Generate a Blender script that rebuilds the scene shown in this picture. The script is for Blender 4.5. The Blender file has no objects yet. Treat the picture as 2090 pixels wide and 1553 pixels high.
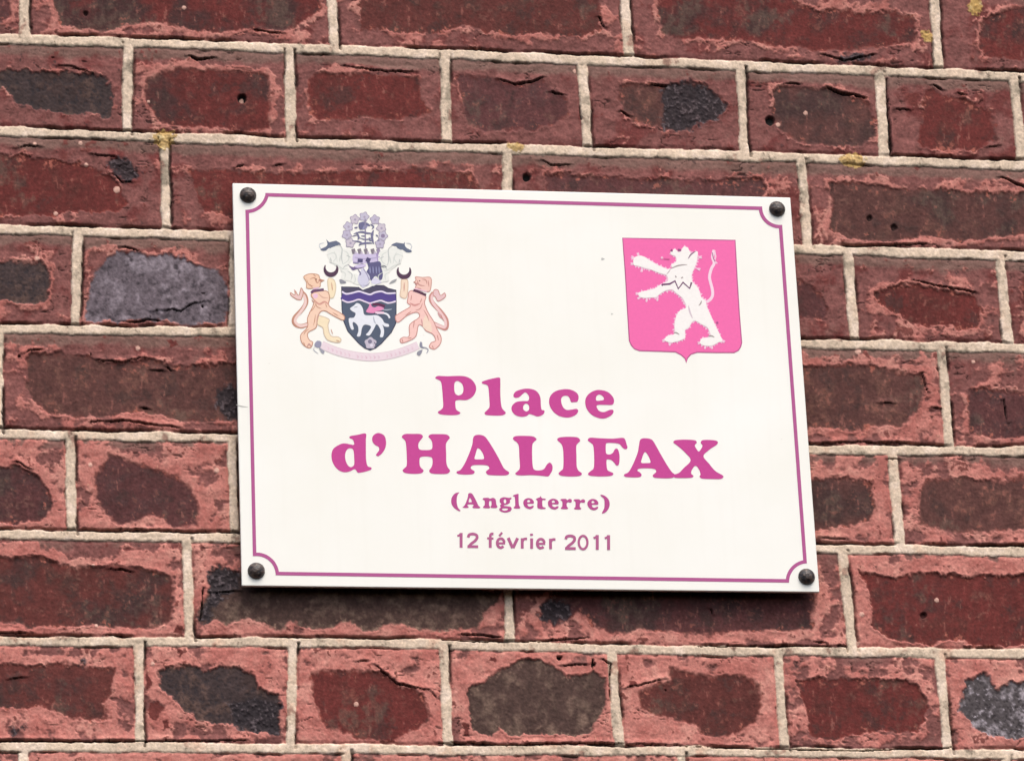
import bpy, math, random
import numpy as np
from mathutils import Vector, Matrix
from mathutils.geometry import tessellate_polygon

S = bpy.context.scene
COL = S.collection
R_ = math.radians

# ------------------------------------------------------------------ camera
# Wall frame: u to the right, v down, w into the wall (metres).  World: x=u, y=w, z=ZC-v.
PW, PH = 2090.0, 1553.0
FPX = 9119.7
RX, RY, RZ = -0.38167009, -0.17603675, -0.04403898
DIST = 3.4
ZC = 3.0
SIGN_ROLL = -0.003566

def _rot():
    cx, sx, cy, sy, cz, sz = math.cos(RX), math.sin(RX), math.cos(RY), math.sin(RY), math.cos(RZ), math.sin(RZ)
    X = np.array([[1, 0, 0], [0, cx, -sx], [0, sx, cx]])
    Y = np.array([[cy, 0, sy], [0, 1, 0], [-sy, 0, cy]])
    Z = np.array([[cz, -sz, 0], [sz, cz, 0], [0, 0, 1]])
    return Z @ X @ Y
RM = _rot()

def proj(P):
    q = np.asarray(P, float) @ RM.T + np.array([0, 0, DIST])
    return PW / 2 + FPX * q[..., 0] / q[..., 2], PH / 2 + FPX * q[..., 1] / q[..., 2]

def unproj(px, w=0.0):
    px = np.asarray(px, float)
    d = np.stack([(px[..., 0] - PW / 2) / FPX, (px[..., 1] - PH / 2) / FPX, np.ones(px.shape[:-1])], -1) @ RM
    o = -(RM.T @ np.array([0, 0, DIST]))
    s = (w - o[2]) / d[..., 2]
    return o + d * s[..., None]

cam_d = bpy.data.cameras.new('camera')
cam = bpy.data.objects.new('camera', cam_d)
COL.objects.link(cam)
o = -(RM.T @ np.array([0, 0, DIST]))
def w2(v):
    return Vector((v[0], v[2], -v[1]))
ax, ay, az = w2(RM[0]), w2(-RM[1]), w2(-RM[2])
M4 = Matrix((ax, ay, az)).transposed().to_4x4()
M4.translation = w2(o) + Vector((0, 0, ZC))
cam.matrix_world = M4
cam_d.sensor_width = 36
cam_d.sensor_fit = 'HORIZONTAL'
cam_d.lens = 36 * FPX / PW
cam_d.clip_start = 0.05
cam_d.clip_end = 200
S.camera = cam

# ------------------------------------------------------------------ light
SUN_EL, SUN_AZ = 58.0, 12.0      # azimuth measured from straight in front of the wall towards the right
wd = bpy.data.worlds.new('World')
S.world = wd
wd.use_nodes = True
nt = wd.node_tree
bg = nt.nodes['Background']
sky = nt.nodes.new('ShaderNodeTexSky')
sky.sky_type = 'NISHITA'
sky.sun_disc = False
sky.sun_elevation = R_(SUN_EL)
sky.sun_rotation = R_(180 - SUN_AZ)
sky.air_density = 1.0
sky.dust_density = 5.0
sky.ozone_density = 0.6
nt.links.new(sky.outputs[0], bg.inputs[0])
bg.inputs[1].default_value = 0.15
sun_d = bpy.data.lights.new('sun', 'SUN')
sun_d.energy = 1.15
sun_d.angle = R_(34)
sun_d.color = (1.0, 0.965, 0.93)
sun = bpy.data.objects.new('sun', sun_d)
COL.objects.link(sun)
sd = Vector((math.sin(R_(SUN_AZ)) * math.cos(R_(SUN_EL)), -math.cos(R_(SUN_AZ)) * math.cos(R_(SUN_EL)), math.sin(R_(SUN_EL))))
sun.rotation_euler = sd.to_track_quat('Z', 'Y').to_euler()
S.view_settings.view_transform = 'Standard'
S.view_settings.look = 'None'
S.view_settings.exposure = 0.57
S.view_settings.gamma = 1
S.view_settings.use_curve_mapping = False

# ------------------------------------------------------------------ helpers
def lin(c):
    c = np.asarray(c, float) / 255
    return np.where(c <= 0.04045, c / 12.92, ((c + 0.055) / 1.055) ** 2.4)

ALB = 0.90      # white paint albedo over the display value of the white plate
def pig(r, g, b):
    return lin((r, g, b)) * ALB

rs = np.random.RandomState(7)
LAT = [rs.rand(256, 256).astype(np.float32) for _ in range(12)]
def vnoise(x, y, k):
    L = LAT[k % 12]
    xi = np.floor(x); yi = np.floor(y)
    fx = (x - xi).astype(np.float32); fy = (y - yi).astype(np.float32)
    xi = xi.astype(np.int64) & 255; yi = yi.astype(np.int64) & 255
    x1 = (xi + 1) & 255; y1 = (yi + 1) & 255
    fx = fx * fx * (3 - 2 * fx); fy = fy * fy * (3 - 2 * fy)
    a = L[yi, xi]; b = L[yi, x1]; c = L[y1, xi]; d = L[y1, x1]
    return (a + (b - a) * fx) * (1 - fy) + (c + (d - c) * fx) * fy
def fbm(x, y, s, k=0, oct=4, sx=1.0):
    """-1..1 value noise, s = feature size"""
    t = 0; amp = 1.0; n = 0.0
    ca, sa = math.cos(0.6 + k), math.sin(0.6 + k)
    for i in range(oct):
        q = 2 ** i / s
        X = (x * sx * q); Y = y * q
        t = t + amp * vnoise(X * ca - Y * sa * (1 if sx == 1 else 0) + 17.3 * i + k * 5.1 if sx == 1 else X + 17.3 * i + k * 5.1,
                             X * sa * 1.0 + Y * ca + 31.7 * i + k * 9.7 if sx == 1 else Y + 31.7 * i + k * 9.7, k + i)
        n += amp; amp *= 0.55
    return (t / n - 0.5) * 2.6
def sstep(a, b, x):
    t = np.clip((x - a) / (b - a), 0, 1)
    return t * t * (3 - 2 * t)
def mix3(c, d, m):
    return c + (d - c) * m[:, None]

def empty(name, loc=(0, 0, 0), rot=(0, 0, 0), parent=None):
    e = bpy.data.objects.new(name, None)
    COL.objects.link(e)
    e.location = loc
    e.rotation_euler = rot
    e.empty_display_size = 0.05
    e.parent = parent
    return e
def tag(ob, label=None, cat=None, group=None, kind=None):
    if label: ob['label'] = label
    if cat: ob['category'] = cat
    if group: ob['group'] = group
    if kind: ob['kind'] = kind
    return ob

MATS = {}
def ink(rgb, rough=0.45):
    """printed colour with faint unevenness of the print"""
    key = (tuple(rgb), rough)
    if key in MATS: return MATS[key]
    m = bpy.data.materials.new('printed_ink')
    m.use_nodes = True
    n = m.node_tree
    b = n.nodes['Principled BSDF']
    c = pig(*rgb) * 0.9
    tc = n.nodes.new('ShaderNodeTexCoord')
    no = n.nodes.new('ShaderNodeTexNoise'); no.inputs['Scale'].default_value = 420; no.inputs['Detail'].default_value = 4
    rp = n.nodes.new('ShaderNodeValToRGB')
    rp.color_ramp.elements[0].position = 0.3; rp.color_ramp.elements[1].position = 0.72
    rp.color_ramp.elements[0].color = (*(c * 0.965), 1)
    rp.color_ramp.elements[1].color = (*np.minimum(c * 1.02, 0.86), 1)
    n.links.new(tc.outputs['Object'], no.inputs['Vector'])
    n.links.new(no.outputs[0], rp.inputs[0])
    n.links.new(rp.outputs[0], b.inputs['Base Color'])
    b.inputs['Roughness'].default_value = rough
    b.inputs['Specular IOR Level'].default_value = 0.15
    MATS[key] = m
    return m

# ------------------------------------------------------------------ photographed wall layout (photo pixels)
K = 2.98571
ORG = dict(A=(0, 0), B=(700, 0), C=(1390, 0), D=(0, 500), E=(1390, 500), F=(0, 1033), G=(700, 1033), H=(1390, 1033))
def cp(tag_, pts):
    ox, oy = ORG[tag_]
    return [(ox + x / K, oy + y / K) for x, y in pts]

BEDS = [[(0, 80), (350, 89), (700, 103), (1400, 130), (2090, 157)], [(0, 268), (300, 279), (700, 294), (1400, 315), (2090, 338)],
        [(0, 467), (470, 482), (1625, 508), (2090, 523)], [(0, 671), (470, 677), (1640, 701), (2090, 711)],
        [(0, 885), (480, 894), (1660, 917), (2090, 921)], [(0, 1090), (480, 1097), (1680, 1119), (2090, 1125)],
        [(0, 1307), (700, 1311), (1400, 1327), (2090, 1334)], [(0, 1522), (700, 1528), (1400, 1533), (2090, 1539)]]
def wall_line(v):
    us = np.linspace(-1.0, 1.0, 5)
    x, y = proj(np.stack([us, np.full(5, v), np.zeros(5)], -1))
    return list(zip(x, y))
NUP, NDN = 14, 14
up = [wall_line(-0.2737 - 0.0813 * k) for k in range(NUP, 0, -1)]
dn = [wall_line(0.2933 + 0.0813 * k) for k in range(1, NDN + 1)]
ALLB = up + BEDS + dn
def bed_y(b, x):
    xs = [p[0] for p in b]; ys = [p[1] for p in b]
    y = np.interp(x, xs, ys)
    sl = (ys[1] - ys[0]) / (xs[1] - xs[0]); sr = (ys[-1] - ys[-2]) / (xs[-1] - xs[-2])
    if len(b) == 4 or len(b) == 5:
        g = (ys[-1] - ys[0]) / (xs[-1] - xs[0]); sl = sr = g
    y = np.where(x < xs[0], ys[0] + (x - xs[0]) * sl, y)
    return np.where(x > xs[-1], ys[-1] + (x - xs[-1]) * sr, y)
# perpendicular joints by row, row r lies above BEDS[r]; (x at top, x at bottom)
PERP = {0: [(50, 50), (673, 683), (1271, 1285), (1905, 1917)],
        1: [(-55, -58), (262, 259), (591, 594), (909, 912), (1188, 1201), (1512, 1520), (1795, 1806), (2069, 2087)],
        2: [(-285, -288), (335, 340), (1035, 1037), (1636, 1649), (2270, 2290)],
        3: [(-160, -165), (159, 154), (479, 478), (790, 795), (1105, 1110), (1418, 1426), (1730, 1746), (2040, 2059)],
        4: [(-4, -3), (640, 645), (1290, 1298), (1920, 1939)],
        5: [(-180, -180), (144, 147), (474, 480), (810, 815), (1135, 1140), (1480, 1488), (1821, 1837), (2150, 2165)],
        6: [(-260, -262), (380, 387), (1036, 1041), (1719, 1741), (2390, 2410)],
        7: [(-38, -38), (283, 286), (598, 594), (906, 915), (1248, 1265), (1587, 1602), (1918, 1935), (2260, 2280)],
        8: [(48, 46), (706, 708), (1391, 1400), (2052, 2070)]}
rr = random.Random(11)
def fill_perps(r, lst, ytop):
    lst = sorted(lst)
    head = len(lst) >= 7 if lst else (r % 2 == 1)
    st = 322 if head else 640
    if not lst:
        lst = [(rr.uniform(0, st) + 600, 0)]
        lst = [(lst[0][0], lst[0][0])]
    while lst[0][0] > -3600:
        d = st * rr.uniform(0.97, 1.03); lst.insert(0, (lst[0][0] - d, lst[0][1] - d))
    while lst[-1][0] < 5700:
        d = st * rr.uniform(0.97, 1.03); lst.append((lst[-1][0] + d, lst[-1][1] + d * 1.005))
    return lst

# brick faces traced from the photograph: (polygon, class)
CORES = [
 (cp('A', [(-900, -300), (60, -300), (62, 100), (20, 130), (-900, 120)]), 'M'),
 (cp('A', [(345, -300), (335, 60), (370, 150), (480, 190), (620, 200), (700, 185), (780, 145), (900, 140), (1010, 155), (1150, 190), (1350, 205), (1500, 185), (1740, 200), (1880, 130), (1950, 60), (1900, -300)]), 'R'),
 (cp('B', [(110, -300), (105, 100), (110, 180), (330, 195), (520, 210), (740, 160), (870, 205), (1180, 205), (1450, 230), (1580, 190), (1555, 60), (1570, -300)]), 'Q'),
 (cp('B', [(1920, -300), (1915, 80), (1945, 220), (2060, 242), (2400, 245), (2660, 285), (2910, 320), (3210, 290), (3490, 270), (3490, 110), (3340, 75), (2910, 68), (2760, 20), (2740, -40), (2740, -300)]), 'R'),
 (cp('C', [(1830, 110), (1812, 220), (1850, 350), (2100, 370), (2900, 380), (2900, 60), (1950, 60)]), 'R'),
 (cp('A', [(-80, 440), (-80, 530), (30, 540), (90, 620), (200, 660), (420, 690), (590, 680), (620, 720), (680, 720), (690, 560), (640, 470), (540, 440), (350, 455), (150, 430)]), 'K'),
 (cp('A', [(890, 480), (870, 560), (900, 650), (960, 740), (1100, 770), (1500, 800), (1640, 790), (1640, 470), (1560, 440), (1300, 425), (1100, 415), (980, 430)]), 'R'),
 (cp('B', [(-220, 480), (-210, 640), (-160, 740), (0, 725), (150, 720), (300, 740), (480, 700), (530, 680), (480, 600), (460, 470), (300, 460), (0, 450), (-130, 440)]), 'R'),
 (cp('B', [(690, 470), (730, 620), (760, 770), (860, 800), (1000, 790), (1150, 800), (1300, 760), (1370, 700), (1360, 600), (1290, 560), (1200, 480), (1100, 515), (1000, 510), (900, 470), (720, 455)]), 'M'),
 (cp('C', [(-380, 510), (-360, 680), (-300, 750), (-150, 760), (-90, 800), (60, 790), (110, 750), (230, 740), (275, 640), (250, 580), (200, 570), (160, 520), (60, 490), (-120, 520)]), 'N'),
 (cp('C', [(550, 530), (560, 700), (600, 800), (720, 870), (900, 900), (1100, 900), (1190, 830), (1180, 700), (1110, 600), (1000, 565), (880, 535), (700, 520)]), 'N'),
 (cp('C', [(1480, 570), (1480, 700), (1440, 850), (1470, 900), (1600, 920), (1800, 930), (1850, 890), (1930, 850), (1900, 680), (1800, 640), (1700, 600), (1600, 580), (1530, 540)]), 'R'),
 (cp('A', [(-900, 940), (-900, 1300), (120, 1310), (250, 1320), (450, 1300), (620, 1290), (730, 1290), (770, 1240), (720, 1130), (640, 1050), (480, 1000), (300, 970), (100, 950)]), 'R'),
 (cp('A', [(1160, 1030), (1160, 1100), (1190, 1200), (1250, 1290), (1420, 1320), (2900, 1320), (2910, 1150), (2860, 1060), (2490, 1035), (2090, 1045), (1700, 1060), (1400, 1040)]), 'R'),
 (cp('B', [(1240, 1060), (1235, 1160), (1260, 1400), (2500, 1400), (2580, 1140), (2560, 1100), (2100, 1100), (1800, 1090), (1500, 1070), (1350, 1060)]), 'M'),
 (cp('C', [(900, 1110), (920, 1280), (900, 1400), (1010, 1460), (1250, 1480), (1500, 1440), (1700, 1470), (1900, 1440), (2600, 1440), (2600, 1190), (2000, 1180), (1700, 1170), (1500, 1150), (1200, 1130), (1000, 1110)]), 'N'),
 (cp('D', [(-500, 110), (-500, 330), (80, 340), (160, 370), (280, 340), (300, 250), (290, 150), (250, 100), (120, 110), (20, 100)]), 'K'),
 (cp('D', [(560, 200), (520, 380), (520, 460), (700, 470), (850, 450), (960, 460), (1100, 475), (1250, 475), (1360, 470), (1410, 380), (1390, 260), (1330, 150), (1200, 120), (1080, 70), (900, 60), (760, 40), (680, 60), (600, 130)]), 'Y'),
 (cp('E', [(300, 200), (300, 440), (720, 440), (880, 460), (890, 400), (850, 300), (770, 230), (720, 210)]), 'M'),
 (cp('E', [(1180, 290), (1200, 360), (1330, 420), (1380, 480), (1550, 500), (1700, 510), (1800, 500), (1830, 400), (1800, 310), (1650, 270), (1450, 240), (1300, 250)]), 'R'),
 (cp('D', [(160, 700), (165, 880), (200, 960), (300, 1030), (450, 1050), (600, 1050), (850, 1010), (1010, 1040), (1100, 1075), (1400, 1070), (1850, 1070), (1850, 730), (1430, 720), (1080, 740), (900, 690), (740, 730), (600, 700), (450, 660), (200, 660)]), 'N'),
 (cp('E', [(-150, 760), (-150, 1100), (750, 1120), (1000, 1120), (1350, 1110), (1400, 1050), (1450, 980), (1490, 900), (1470, 800), (1300, 760), (1100, 720), (870, 740), (500, 760)]), 'N'),
 (cp('E', [(1760, 880), (1740, 1000), (1760, 1150), (1900, 1180), (2100, 1170), (2900, 1170), (2900, 880), (2100, 890), (1950, 890), (1850, 860)]), 'M'),
 (cp('D', [(-400, 1370), (-400, 1680), (100, 1700), (280, 1660), (310, 1600), (300, 1500), (220, 1400), (100, 1350)]), 'M'),
 (cp('D', [(660, 1280), (590, 1400), (580, 1550), (640, 1650), (720, 1700), (850, 1690), (900, 1650), (960, 1650), (1060, 1720), (1200, 1710), (1220, 1600), (1170, 1490), (1100, 1420), (950, 1370), (820, 1310), (730, 1280)]), 'M'),
 (cp('E', [(400, 1430), (830, 1420), (1100, 1420), (1150, 1470), (1190, 1600), (1150, 1680), (1000, 1720), (850, 1740), (400, 1740)]), 'N'),
 (cp('E', [(1480, 1440), (1440, 1600), (1450, 1700), (1600, 1740), (1800, 1760), (2220, 1740), (2220, 1400), (2100, 1420), (1900, 1440), (1700, 1410), (1560, 1430)]), 'N'),
 (cp('F', [(-600, 310), (-600, 690), (130, 710), (170, 750), (300, 730), (440, 740), (520, 730), (700, 740), (900, 750), (1010, 730), (1060, 680), (1060, 430), (950, 400), (860, 370), (700, 360), (450, 370), (360, 350), (280, 310), (100, 310)]), 'Q'),
 (cp('F', [(1270, 420), (1280, 480), (1240, 580), (1200, 700), (1260, 720), (1310, 690), (1400, 720), (1520, 690), (1620, 740), (1720, 760), (1770, 700), (1900, 750), (2000, 740), (2100, 700), (2230, 770), (2400, 720), (2600, 760), (2900, 750), (2940, 660), (3040, 590), (3050, 530), (2600, 430), (1500, 420), (1400, 400), (1340, 360)]), 'O'),
 (cp('G', [(1210, 600), (1200, 690), (1300, 740), (1380, 700), (1430, 640), (1560, 760), (1700, 780), (1860, 760), (2160, 790), (2360, 770), (2660, 770), (2860, 760), (2880, 560), (2860, 400), (1500, 480), (1300, 500)]), 'M'),
 (cp('H', [(1100, 400), (1140, 520), (1170, 640), (1150, 720), (1250, 800), (1350, 820), (1500, 850), (1640, 800), (1800, 850), (2850, 850), (2850, 420), (2000, 420), (1750, 430), (1500, 410), (1300, 440)]), 'R'),
 (cp('F', [(-80, 960), (-80, 1220), (100, 1230), (250, 1210), (350, 1260), (450, 1300), (600, 1310), (680, 1290), (640, 1200), (690, 1130), (690, 1000), (560, 970), (400, 950), (200, 960)]), 'Q'),
 (cp('F', [(970, 1000), (980, 1120), (1080, 1200), (1200, 1290), (1320, 1340), (1420, 1330), (1500, 1370), (1600, 1390), (1710, 1400), (1710, 1250), (1690, 1130), (1570, 1110), (1540, 1020), (1450, 980), (1330, 970), (1250, 1010), (1150, 970), (1050, 980)]), 'K'),
 (cp('G', [(-200, 1020), (-190, 1150), (-150, 1260), (-100, 1350), (0, 1380), (100, 1420), (300, 1440), (400, 1380), (500, 1330), (530, 1280), (500, 1160), (430, 1110), (350, 1090), (250, 1010), (130, 1000), (0, 1010), (-100, 1000)]), 'R'),
 (cp('G', [(760, 1110), (770, 1250), (790, 1370), (900, 1400), (960, 1350), (1000, 1390), (1080, 1400), (1200, 1380), (1350, 1390), (1420, 1410), (1500, 1390), (1560, 1300), (1600, 1200), (1600, 1050), (1540, 1010), (1450, 1030), (1370, 1040), (1300, 980), (1200, 940), (1080, 940), (960, 990), (870, 1060)]), 'O'),
 (cp('H', [(-270, 1140), (-240, 1230), (-150, 1270), (-80, 1300), (0, 1300), (80, 1340), (120, 1390), (250, 1400), (350, 1380), (450, 1320), (500, 1220), (480, 1080), (380, 1030), (200, 1040), (100, 1020), (0, 1000), (-70, 960), (-80, 1060), (-170, 1090)]), 'Q'),
 (cp('H', [(710, 1060), (760, 1250), (790, 1400), (900, 1420), (1050, 1390), (1200, 1370), (1450, 1370), (1500, 1290), (1520, 1230), (1470, 1130), (1420, 1060), (1250, 1060), (1050, 1060), (850, 1040)]), 'R'),
 (cp('H', [(1740, 1060), (1690, 1240), (1750, 1300), (1800, 1380), (1900, 1410), (2450, 1420), (2450, 1060), (2000, 1060), (1920, 1100), (1850, 1010)]), 'G'),
]
# darker fired patches inside or across brick faces
BLACKS = [cp('C', [(-120, 540), (-110, 800), (40, 795), (110, 755), (220, 740), (270, 640), (240, 585), (160, 530), (50, 480), (-60, 500)]),
          cp('A', [(650, 1000), (720, 1100), (780, 1120), (850, 1060), (800, 950), (700, 960)]),
          cp('F', [(1270, 420), (1260, 600), (1200, 700), (1260, 715), (1330, 600), (1450, 500), (1460, 420), (1340, 360)]),
          cp('F', [(1400, 1200), (1420, 1330), (1600, 1390), (1710, 1400), (1710, 1200), (1560, 1150)]),
          cp('G', [(1210, 600), (1200, 690), (1290, 730), (1390, 680), (1380, 590), (1290, 570)]),
          cp('D', [(1330, 860), (1330, 980), (1370, 1060), (1500, 1060), (1500, 860)]),
          cp('C', [(940, 340), (960, 385), (1120, 385), (1190, 350), (1060, 330)]),
          cp('F', [(40, 1350), (60, 1400), (110, 1390), (100, 1345)]), cp('F', [(120, 1330), (130, 1370), (160, 1360), (155, 1325)]),
          cp('F', [(470, 930), (480, 975), (520, 970), (510, 925)])]
REDS = [cp('F', [(915, 1190), (910, 1290), (945, 1310), (1000, 1230), (970, 1180)]), cp('F', [(890, 1000), (890, 1110), (935, 1090), (920, 1050)]),
        cp('F', [(1060, 870), (1100, 920), (1130, 890), (1100, 865)]), cp('F', [(1040, 770), (1110, 780), (1110, 730), (1070, 720)]),
        cp('G', [(890, 915), (890, 945), (930, 940), (925, 910)]), cp('G', [(1740, 1070), (1750, 1105), (1800, 1090), (1790, 1065)]),
        cp('G', [(1000 - 280, 1320), (740, 1400), (770, 1390), (760, 1320)]), cp('F', [(990, 1300), (1000, 1370), (1030, 1340), (1030, 1295)]),
        cp('C', [(1380, 570), (1390, 640), (1450, 640), (1450, 580)]), cp('D', [(1010, 590), (1030, 625), (1090, 620), (1080, 580)])]
CRACKS = [
 ('A', 14, [(1150, 340), (1200, 362), (1300, 352)]), ('A', 6, [(560, 940), (700, 955)]), ('A', 6, [(1440, 1020), (1480, 1010)]), ('A', 7, [(1550, 180), (1640, 200), (1720, 205)]),
 ('A', 5, [(100, 905), (160, 890), (240, 893)]), ('A', 6, [(360, 400), (430, 405), (560, 450)]), ('A', 6, [(690, 1060), (740, 1110), (800, 1110)]), ('A', 5, [(1680, 1010), (1720, 1000)]),
 ('B', 9, [(950, 485), (1050, 515), (1150, 500), (1220, 470)]), ('B', 8, [(1210, 980), (1280, 1010), (1380, 1005)]), ('B', 5, [(0, 405), (250, 435), (440, 440)]), ('B', 8, [(1270, 560), (1340, 580)]),
 ('B', 10, [(1690, 680), (1740, 710)]), ('B', 8, [(1880, 520), (1970, 525)]), ('B', 7, [(1560, 100), (1590, 170)]), ('B', 7, [(1700, 345), (1760, 345)]),
 ('C', 8, [(640, 510), (720, 515)]), ('C', 13, [(890, 535), (960, 565), (1050, 580), (1120, 597)]), ('C', 11, [(1950, 1080), (2020, 1110), (2110, 1150)]), ('C', 8, [(860, 335), (1000, 370), (1180, 330)]),
 ('C', 7, [(1230, 1490), (1500, 1490)]), ('C', 11, [(1535, 520), (1590, 550)]), ('C', 6, [(1310, 670), (1390, 672)]), ('C', 9, [(1252, 480), (1262, 700), (1290, 950)]), ('C', 7, [(1690, 570), (1720, 580)]), ('C', 6, [(1870, 900), (1930, 890)]),
 ('D', 9, [(740, 465), (840, 472), (900, 452), (980, 465)]), ('D', 5, [(930, 400), (1050, 390), (1100, 405), (1160, 360), (1250, 340)]), ('D', 6, [(600, 700), (740, 715), (880, 685)]), ('D', 5, [(150, 665), (180, 645), (250, 640)]),
 ('D', 8, [(560, 1080), (750, 1070), (950, 1100), (1100, 1110)]), ('D', 9, [(1020, 740), (1042, 765)]), ('D', 8, [(740, 10), (850, 40)]), ('D', 6, [(100, 1320), (180, 1370)]), ('D', 6, [(930, 760), (990, 765)]), ('D', 6, [(870, 990), (900, 1000)]),
 ('E', 9, [(1420, 215), (1560, 250), (1700, 275), (1790, 290)]), ('E', 8, [(1530, 990), (1590, 1000)]), ('E', 6, [(760, 1210), (1000, 1200), (1380, 1205)]), ('E', 8, [(1260, 1302), (1320, 1305)]), ('E', 6, [(1220, 960), (1290, 965)]), ('E', 5, [(1970, 940), (1990, 1080)]),
 ('E', 6, [(1470, 780), (1500, 900)]), ('F', 6, [(670, 380), (740, 385), (800, 397)]), ('F', 7, [(0, 770), (200, 775)]), ('F', 8, [(640, 785), (800, 785)]), ('F', 5, [(60, 1055), (150, 1040)]), ('F', 7, [(0, 1430), (500, 1432), (900, 1430), (1500, 1425)]),
 ('F', 6, [(1280, 525), (1450, 515)]), ('F', 6, [(720, 138), (900, 145), (1080, 155)]), ('F', 10, [(1240, 500), (1220, 700)]), ('G', 10, [(720, 780), (850, 785), (960, 800)]), ('G', 8, [(600, 815), (960, 827)]), ('G', 6, [(190, 960), (330, 1080), (430, 1105), (530, 1120), (570, 1170)]),
 ('G', 6, [(1580, 930), (1630, 960), (1625, 1180)]), ('G', 7, [(580, 1438), (800, 1440), (1000, 1455), (1500, 1440), (2060, 1455)]), ('G', 5, [(1340, 970), (1480, 960)]), ('G', 5, [(1720, 1110), (1960, 1050)]), ('G', 6, [(90, 945), (150, 940)]), ('G', 6, [(1080, 825), (1240, 822), (1480, 800)]),
 ('H', 9, [(820, 828), (880, 833)]), ('H', 7, [(0, 1465), (600, 1480), (1100, 1490), (1650, 1470)]), ('H', 5, [(860, 190), (1000, 200)]), ('H', 7, [(1740, 240), (2090, 237)]), ('H', 5, [(100, 855), (600, 850), (1000, 853)]), ('H', 6, [(180, 620), (190, 660)]),
]
SPOTS = [('A', 1475, 600, 30, 'hole'), ('C', 545, 735, 30, 'hole'), ('C', 1150, 1330, 18, 'pit'), ('C', 1300, 1385, 20, 'pit'), ('A', 525, 80, 16, 'pit'), ('B', 1120, 1080, 26, 'hole'), ('H', 1480, 665, 20, 'pit'),
         ('A', 1475, 606, 15, 'peb'), ('C', 760, 688, 14, 'peb'), ('C', 592, 760, 15, 'peb'), ('E', 1078, 648, 20, 'peb'), ('A', 490, 875, 14, 'peb'), ('B', 1412, 435, 13, 'peb'), ('A', 340, 1300, 14, 'peb'), ('A', 525, 1005, 13, 'peb'), ('A', 1122, 47, 13, 'peb'), ('A', 712, 1155, 22, 'peb'),
         ('F', 587, 727, 12, 'peb'), ('F', 930, 960, 14, 'peb'), ('G', 80, 1205, 16, 'peb'), ('H', 1078, 832, 13, 'peb'), ('A', 905, 620, 9, 'peb'), ('D', 840, 630, 15, 'peb'), ('D', 550, 1340, 15, 'peb'), ('H', 1560, 570, 15, 'peb'), ('F', 568, 360, 9, 'peb'), ('E', 1780, 712, 12, 'peb'), ('A', 212, 880, 12, 'peb'), ('H', 1100, 660, 16, 'peb'),
         ('D', 1320, 1375, 18, 'peb'), ('B', 650, 300, 8, 'peb'), ('D', 225, 85, 16, 'peb')]
LICHEN = [('A', 1000, 842, 76, 54), ('B', 1048, 893, 54, 36), ('C', 1042, 978, 76, 50), ('C', 1500, 225, 38, 46), ('C', 1795, 40, 48, 60)]

# ------------------------------------------------------------------ brick wall heightfield
def axis(a, b, fine, lim, cap):
    mid = np.arange(a, b + fine, fine)
    out = []; s = fine; x = mid[-1]
    while x < lim:
        s = min(s * 1.05, cap); x += s; out.append(x)
    left = []; s = fine; x = mid[0]
    while x > -lim:
        s = min(s * 1.05, cap); x -= s; left.append(x)
    return np.concatenate([left[::-1], mid, out])
GX = axis(-0.415, 0.42, 0.00068, 1.5, 0.009)
GY = axis(-0.325, 0.325, 0.00068, 1.1, 0.009)
nx, ny = len(GX), len(GY)
U, V = np.meshgrid(GX, GY)
U = U.ravel(); V = V.ravel()
PX, PY = proj(np.stack([U, V, np.zeros_like(U)], -1))
N = len(U)
print('wall grid', nx, ny, N)

# soft wandering of every outline
wx = PX + fbm(PX, PY, 26, 1) * 4.2 + fbm(PX, PY, 9, 3, 3) * 4.0
wy = PY + fbm(PX, PY, 26, 2) * 4.2 + fbm(PX, PY, 9, 4, 3) * 4.0
jx = PX + fbm(PX, PY, 30, 5, 3) * 1.3 + fbm(PX, PY, 6, 9, 2) * 1.0
jy = PY + fbm(PX, PY, 70, 6, 4) * 2.0 + fbm(PX, PY, 7, 8, 2) * 1.0

row = np.zeros(N, int)
dtop = np.full(N, 1e6); dbot = np.full(N, 1e6)
YB = []
for i, b in enumerate(ALLB):
    y = bed_y(b, jx)
    d = jy - y
    row += (d > 0)
    dtop = np.where(d > 0, np.minimum(dtop, d), dtop)
    dbot = np.where(d <= 0, np.minimum(dbot, -d), dbot)
# distance to bed centre and row index r (row r is above ALLB[r])
frac = dtop / (dtop + dbot)
dl = np.full(N, 1e6); dr = np.full(N, 1e6); col = np.zeros(N, int)
for r in range(len(ALLB) + 1):
    m = np.nonzero(row == r)[0]
    if len(m) == 0: continue
    lst = fill_perps(r, list(PERP.get(r - NUP, [])), 0)
    if (r - NUP) == 0: pass
    for k, (xt, xb) in enumerate(lst):
        d = jx[m] - (xt + (xb - xt) * np.clip(frac[m], 0, 1))
        col[m] += (d > 0)
        dl[m] = np.where(d > 0, np.minimum(dl[m], d), dl[m])
        dr[m] = np.where(d <= 0, np.minimum(dr[m], -d), dr[m])
bid = row * 64 + col
hb = 10.0 + fbm(PX, PY, 60, 7, 3) * 1.8 + fbm(PX, PY, 20, 2, 2) * 0.7          # half width of bed ribbon
hv = 10.0 + fbm(PX, PY, 50, 9, 3) * 2.0 + fbm(PX, PY, 20, 5, 2) * 0.7
top = dtop - hb; bot = dbot - hb
lef = dl - hv; rig = dr - hv
edge = np.minimum(np.minimum(top, bot), np.minimum(lef, rig))      # >0 on brick, <0 on joint
joint_v = (np.minimum(lef, rig) < 0) & (np.minimum(top, bot) > 0)

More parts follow.
